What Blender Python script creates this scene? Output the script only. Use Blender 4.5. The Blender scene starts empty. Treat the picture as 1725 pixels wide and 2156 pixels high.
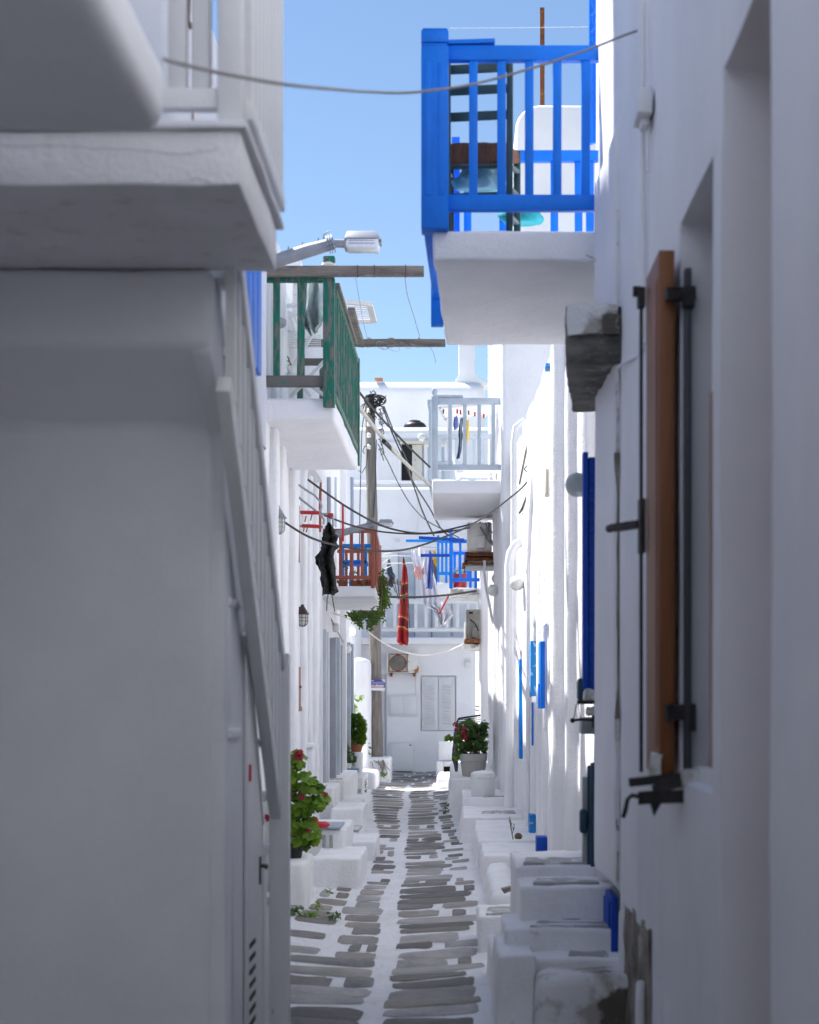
import bpy, bmesh, math, random
from mathutils import Vector, Matrix, noise
R = random.Random(11)
sc = bpy.context.scene
COL = sc.collection
rad = math.radians
# ------------------------------------------------------------------ camera
# metres; camera at x=y=0 looking along +Y, eye height H; measures below are read off a 1725 x 2156 view
F, CX, CY, H = 3600.0, 955.0, 1468.0, 1.6
cam = bpy.data.cameras.new('camera'); co = bpy.data.objects.new('camera', cam); COL.objects.link(co)
co.location = (0, 0, H); co.rotation_euler = (rad(90), 0, 0)
cam.sensor_fit = 'HORIZONTAL'; cam.sensor_width = 24; cam.lens = F / 1725 * 24
cam.shift_x = (862.5 - CX) / 1725; cam.shift_y = (CY - 1078) / 1725
cam.clip_start = 0.1; cam.clip_end = 600
cam.dof.use_dof = True; cam.dof.focus_distance = 19.0; cam.dof.aperture_fstop = 2.6
sc.camera = co
# ------------------------------------------------------------------ sky, sun, exposure
SUN = Vector((-1.0, 0.62, 1.88)).normalized()
EL = math.asin(SUN.z); AZ = math.atan2(SUN.x, SUN.y)
w = bpy.data.worlds.new('World'); sc.world = w; w.use_nodes = True
nt = w.node_tree; nt.nodes.clear()
sky = nt.nodes.new('ShaderNodeTexSky'); sky.sky_type = 'NISHITA'; sky.sun_disc = False
sky.sun_elevation = EL; sky.sun_rotation = AZ
sky.air_density = 1.0; sky.dust_density = 0.0; sky.ozone_density = 2.4; sky.altitude = 50
bg = nt.nodes.new('ShaderNodeBackground'); bg.inputs[1].default_value = 0.048
wo = nt.nodes.new('ShaderNodeOutputWorld')
nt.links.new(sky.outputs[0], bg.inputs[0]); nt.links.new(bg.outputs[0], wo.inputs[0])
sl = bpy.data.lights.new('sun', 'SUN'); sl.energy = 3.1; sl.angle = rad(0.53); sl.color = (1.0, 0.98, 0.945)
so = bpy.data.objects.new('sun', sl); COL.objects.link(so)
so.rotation_euler = SUN.to_track_quat('Z', 'Y').to_euler(); so.location = (-8, 10, 25)
sc.view_settings.view_transform = 'Standard'; sc.view_settings.look = 'None'
sc.view_settings.exposure = 1.82; sc.view_settings.gamma = 1.0; sc.view_settings.use_curve_mapping = False
sc.render.engine = 'CYCLES'
sc.cycles.max_bounces = 10; sc.cycles.diffuse_bounces = 6; sc.cycles.use_denoising = True
# ------------------------------------------------------------------ helpers
def P(px, py, Y): return Vector(((px - CX) * Y / F, Y, H + (CY - py) * Y / F))
def gx(px, Y): return (px - CX) * Y / F
def gz(py, Y): return H + (CY - py) * Y / F
LOC = {}
def setp(o, label=None, cat=None, group=None, kind=None):
    if label: o['label'] = label
    if cat: o['category'] = cat
    if group: o['group'] = group
    if kind or (label and cat): o['kind'] = kind or 'thing'
    return o
def thing(name, label, cat, loc, group=None):
    o = bpy.data.objects.new(name, None); COL.objects.link(o); o.location = loc
    o.empty_display_size = 0.2; LOC[o.name] = Vector(loc)
    return setp(o, label, cat, group)
class G:
    """collects shapes into one mesh"""
    def __init__(s): s.bm = bmesh.new(); s.mi = 0
    def _f(s, vs):
        try:
            f = s.bm.faces.new(vs); f.material_index = s.mi; return f
        except ValueError: return None
    def hexa(s, p):                      # 8 points: bottom ring 0-3, top ring 4-7
        v = [s.bm.verts.new(q) for q in p]
        for a in ((3,2,1,0),(4,5,6,7),(0,1,5,4),(1,2,6,5),(2,3,7,6),(3,0,4,7)): s._f([v[i] for i in a])
        return s
    def box(s, x0, x1, y0, y1, z0, z1):
        return s.hexa([(x0,y0,z0),(x1,y0,z0),(x1,y1,z0),(x0,y1,z0),(x0,y0,z1),(x1,y0,z1),(x1,y1,z1),(x0,y1,z1)])
    def pb(s, x0, x1, yt, yb, Y0, Y1):   # box whose near face spans view columns x0-x1, rows yt-yb at depth Y0
        return s.box(gx(x0,Y0), gx(x1,Y0), Y0, Y1, gz(yb,Y0), gz(yt,Y0))
    def bar(s, a, b, w, h, up=(0,0,1)):
        a, b = Vector(a), Vector(b); d = (b-a).normalized(); u = Vector(up)
        if abs(d.dot(u)) > .99: u = Vector((0,1,0))
        r = d.cross(u).normalized(); u = r.cross(d).normalized()
        r *= w/2; u *= h/2
        return s.hexa([a-r-u,a+r-u,b+r-u,b-r-u,a-r+u,a+r+u,b+r+u,b-r+u])
    def prism(s, pts, off):              # polygon swept along off
        off = Vector(off); n = len(pts)
        a = [s.bm.verts.new(p) for p in pts]; b = [s.bm.verts.new(Vector(p)+off) for p in pts]
        s._f(a[::-1]); s._f(b)
        for i in range(n): s._f([a[i], a[(i+1)%n], b[(i+1)%n], b[i]])
        return s
    def tube(s, pts, r, n=8, cap=True):
        pts = [Vector(p) for p in pts]; rings = []; pu = None
        for i, p in enumerate(pts):
            d = (pts[min(i+1,len(pts)-1)] - pts[max(i-1,0)]).normalized()
            u = pu if pu is not None else (Vector((0,0,1)) if abs(d.z) < .9 else Vector((1,0,0)))
            x = d.cross(u).normalized(); u = x.cross(d).normalized(); pu = u
            rr = r[i] if isinstance(r, (list,tuple)) else r
            rings.append([s.bm.verts.new(p + x*rr*math.cos(2*math.pi*k/n) + u*rr*math.sin(2*math.pi*k/n)) for k in range(n)])
        for a, b in zip(rings, rings[1:]):
            for k in range(n): s._f([a[k], a[(k+1)%n], b[(k+1)%n], b[k]])
        if cap: s._f(rings[0][::-1]); s._f(rings[-1])
        return s
    def lathe(s, c, prof, n=20, axis='Z'):
        c = Vector(c); rings = []
        for r, z in prof:
            ring = []
            for k in range(n):
                t = 2*math.pi*k/n; x, y = max(r,1e-4)*math.cos(t), max(r,1e-4)*math.sin(t)
                q = (x,y,z) if axis=='Z' else ((z,x,y) if axis=='X' else (y,z,x))
                ring.append(s.bm.verts.new(c+Vector(q)))
            rings.append(ring)
        for a, b in zip(rings, rings[1:]):
            for k in range(n): s._f([a[k], a[(k+1)%n], b[(k+1)%n], b[k]])
        s._f(rings[0][::-1]); s._f(rings[-1])
        return s
    def ball(s, c, r, n=16, m=10, sc3=(1,1,1)):
        c = Vector(c)
        prof = [(math.sin(math.pi*i/m)*r, -math.cos(math.pi*i/m)*r) for i in range(m+1)]
        rings = []
        for q, z in prof:
            rings.append([s.bm.verts.new(c+Vector((max(q,1e-4)*math.cos(2*math.pi*k/n)*sc3[0], max(q,1e-4)*math.sin(2*math.pi*k/n)*sc3[1], z*sc3[2]))) for k in range(n)])
        for a, b in zip(rings, rings[1:]):
            for k in range(n): s._f([a[k], a[(k+1)%n], b[(k+1)%n], b[k]])
        return s
    def sheet(s, rows):                  # rows of points -> quads
        v = [[s.bm.verts.new(p) for p in r] for r in rows]
        for a, b in zip(v, v[1:]):
            for k in range(len(a)-1): s._f([a[k], a[k+1], b[k+1], b[k]])
        return s
    def poly(s, pts): s._f([s.bm.verts.new(p) for p in pts]); return s
    def bevel(s, w, seg=2, ang=35):
        s.bm.normal_update()
        es = [e for e in s.bm.edges if len(e.link_faces)==2 and e.calc_face_angle(0) > rad(ang)]
        if es: bmesh.ops.bevel(s.bm, geom=es, offset=w, segments=seg, profile=.5, affect='EDGES', clamp_overlap=True)
        return s
    def rough(s, amp, cell=.12, freq=3.0, seed=0.0):
        for _ in range(7):
            es = [e for e in s.bm.edges if e.calc_length() > cell*1.5]
            if not es or len(s.bm.verts) > 60000: break
            bmesh.ops.subdivide_edges(s.bm, edges=es, cuts=1, use_grid_fill=True)
        for v in s.bm.verts:
            q = v.co*freq + Vector((seed, seed*1.7, 0))
            v.co += noise.noise_vector(q)*amp + noise.noise_vector(q*3.1)*amp*.35
        return s
    def build(s, name, m, parent=None, smooth=35, solid=0, **kw):
        bm = s.bm
        bmesh.ops.recalc_face_normals(bm, faces=bm.faces[:])
        me = bpy.data.meshes.new(name)
        if parent is not None: org = LOC[parent.name]
        elif 'at' in kw: org = Vector(kw['at'])
        else:
            cs = [v.co for v in bm.verts]
            lo = [min(c[i] for c in cs) for i in range(3)]; hi = [max(c[i] for c in cs) for i in range(3)]
            org = Vector(((lo[0]+hi[0])/2, (lo[1]+hi[1])/2, lo[2]))
        for v in bm.verts: v.co -= org
        bm.to_mesh(me); bm.free()
        for p in me.polygons: p.use_smooth = True
        me.set_sharp_from_angle(angle=rad(smooth))
        for mm in (m if isinstance(m, (list,tuple)) else [m]): me.materials.append(mm)
        o = bpy.data.objects.new(name, me); COL.objects.link(o)
        if parent is not None: o.parent = parent
        else: o.location = org
        LOC[o.name] = org
        if solid:
            md = o.modifiers.new('thickness', 'SOLIDIFY'); md.thickness = solid; md.offset = 0
        return setp(o, kw.get('label'), kw.get('cat'), kw.get('group'), kw.get('kind'))
def copy_thing(o, loc, parent=None, label=None):
    c = o.copy(); COL.objects.link(c); c.parent = parent
    LOC[c.name] = Vector(loc) if parent is None else LOC[parent.name]
    if parent is None: c.location = loc
    if label: c['label'] = label
    for ch in [x for x in o.children]: copy_thing(ch, None, c)
    return c
# ------------------------------------------------------------------ materials
def mat(name, col, rough=.6, col2=None, vs=3.0, vlo=.4, vhi=.65, bump=0, bs=20, metal=0, stretch=(1,1,1), bump2=0, bs2=90,
        trans=0, streak=None, spec=.5, sss=0, col3=None, v3=(.6,.7), s3=9, emit=None, alpha=1):
    m = bpy.data.materials.new(name); m.use_nodes = True; t = m.node_tree; N = t.nodes; L = t.links
    b = N['Principled BSDF']; b.inputs['Roughness'].default_value = rough; b.inputs['Metallic'].default_value = metal
    b.inputs['Specular IOR Level'].default_value = spec; b.inputs['Transmission Weight'].default_value = trans
    b.inputs['Alpha'].default_value = alpha
    b.inputs['Base Color'].default_value = (*col, 1)
    tc = N.new('ShaderNodeTexCoord'); mp = N.new('ShaderNodeMapping'); mp.inputs['Scale'].default_value = stretch
    L.new(tc.outputs['Object'], mp.inputs['Vector'])
    def nz(scale, det=5, vec=None):
        n = N.new('ShaderNodeTexNoise'); n.inputs['Scale'].default_value = scale; n.inputs['Detail'].default_value = det
        n.inputs['Roughness'].default_value = .6
        L.new(vec or mp.outputs[0], n.inputs['Vector']); return n
    cur = None
    def over(cur, c, fac):
        mx = N.new('ShaderNodeMix'); mx.data_type = 'RGBA'
        L.new(fac, mx.inputs[0])
        if cur is None: mx.inputs[6].default_value = (*col, 1)
        else: L.new(cur, mx.inputs[6])
        mx.inputs[7].default_value = (*c, 1); return mx.outputs[2]
    def ramp(src, lo, hi, top=1.0):
        r = N.new('ShaderNodeMapRange'); r.inputs[1].default_value = lo; r.inputs[2].default_value = hi; r.inputs[4].default_value = top
        L.new(src, r.inputs[0]); return r.outputs[0]
    if col2: cur = over(cur, col2, ramp(nz(vs).outputs[0], vlo, vhi))
    if col3: cur = over(cur, col3, ramp(nz(s3, 8).outputs[0], v3[0], v3[1]))
    if streak:                            # thin rain stains running down: (colour, lo, hi, strength)
        m2 = N.new('ShaderNodeMapping'); m2.inputs['Scale'].default_value = (6, 6, .55); L.new(tc.outputs['Object'], m2.inputs['Vector'])
        cur = over(cur, streak[0], ramp(nz(1.6, 6, m2.outputs[0]).outputs[0], streak[1], streak[2], streak[3]))
    if cur is not None: L.new(cur, b.inputs['Base Color'])
    if bump:
        bp = N.new('ShaderNodeBump'); bp.inputs['Strength'].default_value = bump; bp.inputs['Distance'].default_value = .02
        L.new(nz(bs).outputs[0], bp.inputs['Height']); last = bp
        if bump2:
            b2 = N.new('ShaderNodeBump'); b2.inputs['Strength'].default_value = bump2; b2.inputs['Distance'].default_value = .01
            L.new(nz(bs2).outputs[0], b2.inputs['Height']); L.new(bp.outputs[0], b2.inputs['Normal']); last = b2
        L.new(last.outputs[0], b.inputs['Normal'])
    if emit: b.inputs['Emission Color'].default_value = (*emit[0], 1); b.inputs['Emission Strength'].default_value = emit[1]
    return m
def S(r, g, b):                           # sRGB 0-255 -> linear
    f = lambda c: c/12.92 if c <= .04045 else ((c+.055)/1.055)**2.4
    return tuple(f(c/255) for c in (r,g,b))
M = {}
M['white'] = mat('whitewash', (.815,.815,.835), .85, (.74,.74,.76), 1.3, .4, .75, bump=.35, bs=7, bump2=.35, bs2=45, streak=((.55,.51,.44), .62, .85, .35), spec=.25)
M['white2'] = mat('whitewash_thick', (.83,.825,.84), .85, (.75,.75,.77), 2, .4, .75, bump=.55, bs=11, bump2=.5, bs2=70, streak=((.6,.57,.5), .68, .9, .35), spec=.25)
M['smooth'] = mat('painted_render', (.80,.80,.825), .8, (.70,.70,.72), 1.1, .38, .75, bump=.12, bs=6, bump2=.15, bs2=40, spec=.25, streak=((.6,.57,.52), .66, .9, .3))
M['step'] = mat('whitewashed_step', (.86,.86,.865), .85, (.76,.755,.74), 4, .42, .75, bump=.6, bs=9, bump2=.5, bs2=60, spec=.2, col3=(.42,.38,.32), v3=(.655,.75), s3=7)
M['joint'] = mat('whitewashed_joint', (.79,.79,.81), .9, (.68,.67,.66), 3, .45, .75, bump=.7, bs=14, bump2=.6, bs2=80, spec=.2, col3=(.5,.47,.43), v3=(.62,.75), s3=12)
M['dirty'] = mat('flaking_whitewash', (.74,.735,.72), .9, (.40,.37,.33), 4.5, .50, .60, bump=.9, bs=8, bump2=.8, bs2=50, col3=(.12,.105,.085), v3=(.575,.63), s3=4, spec=.2)
M['landing'] = mat('stained_whitewash', (.80,.795,.81), .85, (.72,.71,.71), 2.2, .4, .7, bump=.5, bs=9, bump2=.4, bs2=60, streak=((.40,.34,.25), .56, .78, .55), spec=.2)
M['stone'] = mat('bare_masonry', (.30,.27,.235), .95, (.14,.12,.10), 6, .4, .65, bump=1, bs=10, bump2=.8, bs2=60, col3=(.55,.53,.5), v3=(.6,.7), s3=4, spec=.2)
M['corbel'] = mat('weathered_concrete', (.22,.21,.19), .95, (.10,.095,.085), 5, .4, .65, bump=1, bs=9, bump2=.8, bs2=60, stretch=(1,1,2.4), col3=(.42,.41,.38), v3=(.58,.7), s3=7, spec=.2)
def slate_mat():
    m = mat('slate', (.42,.40,.385), .7, (.28,.27,.265), 5, .35, .7, bump=.6, bs=22, bump2=.5, bs2=120, spec=.4, col3=(.38,.36,.34), v3=(.58,.72), s3=14)
    t = m.node_tree; N, L = t.nodes, t.links; b = N['Principled BSDF']
    at = N.new('ShaderNodeAttribute'); at.attribute_name = 'tone'
    mx = N.new('ShaderNodeMix'); mx.data_type = 'RGBA'; mx.blend_type = 'MULTIPLY'; mx.inputs[0].default_value = 1
    src = b.inputs['Base Color'].links[0].from_socket
    L.new(src, mx.inputs[6]); L.new(at.outputs['Color'], mx.inputs[7]); L.new(mx.outputs[2], b.inputs['Base Color'])
    return m
M['slate'] = slate_mat()
M['slab'] = mat('slate_tread', (.44,.43,.42), .75, (.31,.305,.30), 6, .35, .7, bump=.5, bs=25, spec=.4, col3=(.78,.78,.78), v3=(.52,.62), s3=8)
def paint(name, c, rough=.5, k=.82, worn=None, vl=(.62,.7), s3=9, st=(1,1,1)):
    return mat(name, c, rough, tuple(x*k for x in c), 4, .35, .7, spec=.28, bump=.18, bs=18, bump2=.15, bs2=90, col3=worn, v3=vl, s3=s3, stretch=st)
M['blue'] = paint('cobalt_paint', (.002,.185,.78))
M['navy'] = paint('deep_blue_paint', (.003,.065,.44))
M['sky_blue'] = paint('bright_blue_paint', (.008,.26,.80), worn=(.10,.30,.55), vl=(.66,.7))
M['peel'] = paint('peeling_blue_paint', (.015,.24,.62), worn=(.55,.62,.68), vl=(.57,.6), s3=14)
M['teal'] = paint('teal_paint', (.03,.075,.11))
M['teal2'] = paint('grey_teal_paint', (.36,.39,.39))
M['green'] = paint('weathered_green_paint', (.014,.155,.105), .6, worn=(.17,.155,.14), vl=(.49,.58), s3=10, st=(3,3,.7))
M['greenw'] = paint('bare_green_wood', (.16,.15,.14), .8, worn=(.02,.18,.14), vl=(.57,.64), s3=7, st=(1,1,2))
M['greyblue'] = paint('pale_grey_blue_paint', (.50,.56,.62), .5)
M['greyblue2'] = paint('slate_blue_paint', (.36,.40,.46), .5)
M['redbrown'] = paint('red_brown_paint', (.34,.095,.062), .5)
M['offwhite'] = paint('off_white_paint', (.74,.745,.75), .45, .93)
M['rail'] = paint('white_rail_paint', (.72,.72,.72), .5, .93, worn=(.40,.34,.28), vl=(.72,.76))
M['grey'] = paint('light_grey_paint', (.66,.67,.685), .5, .95)
M['brown'] = mat('varnished_wood', (.26,.085,.018), .5, (.16,.05,.012), 3, .35, .7, bump=.25, bs=20, stretch=(4,4,.5))
M['wood'] = mat('weathered_timber', (.225,.20,.175), .85, (.115,.10,.09), 4, .38, .66, bump=.7, bs=16, stretch=(.6,3,5), col3=(.38,.36,.33), v3=(.6,.72), s3=9)
M['pole'] = mat('pole_timber', (.25,.22,.19), .85, (.13,.115,.10), 5, .38, .66, bump=.8, bs=14, stretch=(5,5,.35), col3=(.36,.33,.30), v3=(.6,.7), s3=10)
M['plank'] = mat('orange_brown_wood', (.30,.13,.045), .6, (.19,.075,.03), 5, .4, .65, bump=.2, bs=18, stretch=(3,3,.5))
M['iron'] = mat('black_iron', (.012,.011,.012), .6, (.05,.03,.022), 14, .5, .7, bump=.4, bs=40)
M['greybar'] = mat('dark_grey_bar', (.045,.047,.058), .5)
M['rust'] = mat('rusty_steel', (.22,.075,.025), .85, (.11,.04,.018), 16, .35, .65, bump=.6, bs=50, col3=(.40,.16,.05), v3=(.56,.66), s3=22)
M['rustwhite'] = mat('rust_eaten_white_metal', (.68,.66,.61), .55, (.33,.115,.03), 5.5, .55, .62, bump=.25, bs=30, col3=(.45,.22,.07), v3=(.62,.7), s3=13)
M['acwhite'] = mat('aged_white_metal', (.82,.81,.77), .5, (.74,.72,.67), 4, .4, .7, bump=.1, bs=20, streak=((.32,.14,.05), .68, .9, .4))
M['acgrey'] = mat('stained_grey_metal', (.22,.21,.19), .6, (.12,.11,.10), 5, .4, .7, bump=.2, bs=20, col3=(.20,.08,.03), v3=(.62,.7), s3=9)
M['galv'] = mat('galvanised_steel', (.30,.315,.34), .5, (.24,.25,.27), 8, .4, .7, bump=.1, bs=30, metal=.35)
M['lampgrey'] = mat('cast_aluminium', (.36,.37,.40), .45, (.29,.30,.33), 6, .4, .7, metal=.2)
M['plastic'] = mat('white_plastic', (.76,.76,.76), .4, (.70,.70,.69), 5, .4, .7)
M['cream'] = mat('cream_plastic', (.60,.58,.50), .5, (.50,.48,.42), 6, .4, .7, bump=.1, bs=20)
M['globe'] = mat('opal_globe', (.72,.73,.70), .22, (.64,.65,.62), 6, .4, .75)
M['globeg'] = mat('dusty_globe', (.50,.55,.54), .35, (.42,.46,.46), 6, .4, .75)
M['lit'] = mat('lit_bulb_globe', (.9,.75,.55), .3, emit=((1.0,.72,.42), 1.3))
M['frost'] = mat('frosted_lamp_glass', (.60,.62,.55), .2, (.50,.52,.46), 12, .4, .7)
M['lens'] = mat('clear_lamp_lens', (.75,.77,.78), .15, (.6,.62,.63), 20, .4, .7, stretch=(8,1,1))
M['lampbrown'] = mat('brown_lamp_metal', (.065,.040,.038), .5, (.04,.026,.025), 20, .4, .7)
M['dark'] = mat('dark_interior', (.012,.012,.014), .9)  # near-black; paints in the shade of openings, plain black on small parts
M['wire'] = mat('black_cable', (.012,.011,.012), .6)
M['wirered'] = mat('dark_red_cable', (.035,.014,.018), .6)
M['wiregrey'] = mat('grey_cable', (.26,.25,.25), .6)
M['wirewhite'] = mat('white_cable', (.70,.68,.65), .6)
M['steel'] = mat('thin_steel', (.35,.36,.38), .4, metal=.5)
M['black'] = mat('black_cloth', (.007,.007,.008), .95, (.014,.014,.015), 12, .4, .7, bump=.3, bs=60)
M['red'] = mat('red_cloth', (.30,.008,.012), .85, (.22,.006,.01), 8, .4, .7, bump=.2, bs=60)
M['redpl'] = mat('red_plastic', (.52,.02,.03), .4)
M['redpot'] = mat('red_glazed_pot', (.30,.012,.016), .35)
M['wcloth'] = mat('white_cloth', (.76,.76,.78), .9, (.68,.68,.71), 10, .4, .7, bump=.2, bs=70)
M['pcloth'] = mat('pink_cloth', (.66,.34,.29), .9, (.60,.30,.26), 10)
M['bcloth'] = mat('blue_cloth', (.10,.13,.33), .9, (.16,.20,.42), 10, .4, .6)
M['denim'] = mat('denim_cloth', (.055,.075,.13), .9, (.14,.18,.25), 5, .45, .6, bump=.2, bs=80)
M['ycloth'] = mat('yellow_cloth', (.70,.46,.02), .9, (.6,.38,.02), 10)
M['gcloth'] = mat('grey_cloth', (.16,.155,.165), .9, (.11,.11,.12), 8)
M['tcloth'] = mat('turquoise_cloth', (.16,.50,.58), .9, (.36,.62,.68), 5, .4, .6, bump=.3, bs=30)
M['tcloth2'] = mat('deep_turquoise_cloth', (.02,.30,.36), .9, (.03,.38,.43), 6, bump=.3, bs=30)
M['rush'] = mat('woven_rush', (.22,.10,.05), .9, (.10,.045,.025), 26, .35, .65, bump=1, bs=50, stretch=(5,1,.4))
M['chair'] = mat('dark_green_chair_paint', (.018,.062,.058), .5, (.012,.042,.04), 7, .4, .7, bump=.2, bs=20)
M['terra'] = mat('terracotta', (.36,.13,.06), .85, (.26,.09,.045), 9, .4, .7, bump=.3, bs=30)
M['potgrey'] = mat('pale_grey_pot', (.44,.435,.41), .55, (.38,.375,.35), 4, .4, .7)
M['blackpl'] = mat('black_pot_plastic', (.016,.015,.017), .45)
M['soil'] = mat('potting_soil', (.035,.025,.018), 1)
M['tray'] = mat('blue_tray_plastic', (.01,.12,.28), .45)
def leafmat(name, c, c2):
    m = mat(name, c, .5, c2, 7, .4, .6, spec=.4); b = m.node_tree.nodes['Principled BSDF']
    b.inputs['Subsurface Weight'].default_value = 0
    t = m.node_tree; tr = t.nodes.new('ShaderNodeBsdfTranslucent'); tr.inputs[0].default_value = (c[0]*2.2, c[1]*1.9, c[2]*.8, 1)
    mx = t.nodes.new('ShaderNodeMixShader'); mx.inputs[0].default_value = .35
    out = t.nodes['Material Output']; t.links.new(b.outputs[0], mx.inputs[1]); t.links.new(tr.outputs[0], mx.inputs[2]); t.links.new(mx.outputs[0], out.inputs[0])
    return m
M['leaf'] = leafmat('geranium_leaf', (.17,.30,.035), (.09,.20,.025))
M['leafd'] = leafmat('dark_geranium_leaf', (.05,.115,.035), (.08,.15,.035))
M['leafc'] = leafmat('feathery_leaf', (.075,.17,.02), (.045,.11,.018))
M['leaft'] = leafmat('trailing_leaf', (.055,.11,.022), (.10,.15,.03))
M['petal'] = mat('crimson_petal', (.30,.012,.05), .6, (.40,.015,.03), 20)
M['stem'] = mat('plant_stem', (.12,.11,.04), .7, (.16,.09,.05), 9)
M['bagpl'] = mat('clear_plastic_sheet', (.42,.50,.50), .25, (.62,.68,.68), 5, .4, .6, bump=.5, bs=12, trans=.3)
M['glass'] = mat('pale_window_glass', (.30,.40,.46), .08, spec=.8)
M['purple'] = mat('purple_sign_print', (.085,.060,.30), .45)
M['paper'] = mat('white_sign_print', (.78,.77,.78), .5)
M['cyanp'] = mat('pale_blue_sign_print', (.42,.50,.75), .5)
M['foodp'] = mat('food_photo_print', (.65,.60,.52), .5, (.45,.10,.06), 22, .48, .55)
M['brick'] = mat('orange_brick', (.46,.20,.09), .9)
M['earth'] = mat('dry_ground', (.42,.40,.36), .95, (.34,.32,.28), .3)
# ------------------------------------------------------------------ ground and street
g = G(); g.poly([(-220,-120,-.06),(220,-120,-.06),(220,300,-.06),(-220,300,-.06)])
g.build('ground', M['earth'], kind='structure', at=(0,0,-.06))
def interp(tab, y):
    if y <= tab[0][0]: return tab[0][1]
    for (a,b),(c,d) in zip(tab, tab[1:]):
        if y <= c: return b+(d-b)*(y-a)/(c-a)
    return tab[-1][1]
CL = [(-6,-.2),(8.4,-.385),(12,-.45),(17,-.53),(24,-.68),(31,-.82),(36,-.86)]
LE = [(-6,-.85),(8,-.88),(11,-1.12),(13.6,-1.0),(14.2,-.76),(19.7,-.88),(22,-1.05),(26,-1.28),(30,-1.5),(36,-1.5)]
RE = [(-6,.6),(8.2,.2),(10.6,.17),(14.3,.22),(17,.16),(20,.1),(25,.02),(30,-.04),(36,.1)]
def gh(x, y):
    c = interp(CL, y)
    return noise.noise(Vector((x*1.3,y*1.1,3)))*.012 + .035*min(1,abs(x-c)/.7)**2 + .02*math.sin(y*.55)
g = G(); rows = []
y = -8.0
while y < 37.2:
    rows.append([(x, y, gh(x,y)+noise.noise(Vector((x*6,y*4,0)))*.004) for x in [-3+i*.1 for i in range(54)]])
    y += .14
g.sheet(rows)
tone = []
def stone(cx, cy, w, d, tilt):
    n = 22; k = R.uniform(.6,1.12); tp = R.uniform(-.5,.5); ph = R.uniform(0,9); pts = []
    for i in range(n):
        t = 2*math.pi*(i+.5)/n; c, s_ = math.cos(t), math.sin(t)
        e = R.uniform(.22,.40)
        u = math.copysign(abs(c)**e, c)*w/2; v = math.copysign(abs(s_)**.42, s_)*d/2
        q = (1+tp*u/w)*(1+.18*noise.noise(Vector((c*1.6+ph, s_*1.6, ph))))+.24*noise.noise(Vector((c*5,s_*5,ph)))
        u *= 1+.06*noise.noise(Vector((ph,c*2,s_*2))); v *= q+.22*noise.noise(Vector((u*7,ph,2)))
        x, yy = cx+u, cy+v+u*tilt; pts.append((x,yy))
    up = [g.bm.verts.new((x,yy,gh(x,yy)+.0045)) for x,yy in pts]
    md = [g.bm.verts.new((cx+(x-cx)*1.0+(.006 if x>cx else -.006), cy+(yy-cy)*1.0+(.006 if yy>cy else -.006), gh(x,yy)+.002)) for x,yy in pts]
    g.mi = 1
    f = g._f(up); tone.append((f,k))
    for i in range(n): tone.append((g._f([up[i],up[(i+1)%n],md[(i+1)%n],md[i]]),k))
    g.mi = 0
def fill(y, p, x0, x1, keep, tilt):
    if x1-x0 < .06: return
    parts = [(x0,x1)]
    if x1-x0 > .62 or R.random() < .12:
        m_ = x0+(x1-x0)*R.uniform(.35,.65); parts = [(x0,m_-.02),(m_+.02,x1)]
    for a, b in parts:
        if R.random() > keep: continue
        a += R.uniform(0,.03); b -= R.uniform(0,.04)
        if b-a > .05: stone((a+b)/2, y+R.uniform(-.03,.03), b-a, p*R.uniform(.84,1.0)*(1-.012*max(0,y-9)), tilt+R.uniform(-.05,.05))
y = 5.0
while y < 31.2:
    p = R.uniform(.20,.38)*(1+.035*max(0,y-8)); c = interp(CL,y)+.02*math.sin(y*1.3); l = interp(LE,y); r = interp(RE,y)
    if 10.4 < y < 13.9:
        m2 = c-R.uniform(.26,.36); fill(y, p, m2, c-.045, .97, -.10); fill(y+.1, p*.85, l-.04, m2-R.uniform(.04,.08), .95, -.2)
    else: fill(y, p, l+.03, c-.045, .97, -.10)
    y += p
y = 5.1
while y < 31.2:
    p = R.uniform(.20,.38)*(1+.035*max(0,y-8)); c = interp(CL,y)+.02*math.sin(y*1.3); r = interp(RE,y); m_ = c+(R.uniform(.38,.72) if y<14 else R.uniform(.36,.5))
    if y < 10: m_ = min(r-.05, c+R.uniform(.45,.62))
    fill(y, p, c+.045, min(m_, r), .97, .10)
    if r-m_ > .12: fill(y, p, m_+.05, r-.02-R.uniform(0,.08), .82 if y<22 else .9, .14)
    y += p
y = 31.3                                  # crazy paving at the far crossing
while y < 36:
    x = -1.5+R.uniform(0,.3)
    while x < .3:
        wd = R.uniform(.35,.75); stone(x+wd/2, y, wd*.9, R.uniform(.3,.5), R.uniform(-.12,.12)); x += wd
    y += .52
ca = g.bm.loops.layers.color.new('tone')
for f in g.bm.faces:
    for lp in f.loops: lp[ca] = (1,1,1,1)
for f, k in tone:
    if f:
        for lp in f.loops: lp[ca] = (k,k*(1-.03*math.sin(k*40)**2),k*(1-.07*math.sin(k*40)**2),1)
for f in g.bm.faces:
    if f.material_index == 0:
        c_ = f.calc_center_median()
        if c_.y < 6.4 or (c_.x < -1.0 and c_.y < 9.5): f.material_index = 1  # unseen ground near the viewer turned to slate to damp bounced light
g.build('street', [M['joint'], M['slate']], kind='structure', at=(0,0,0))
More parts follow.
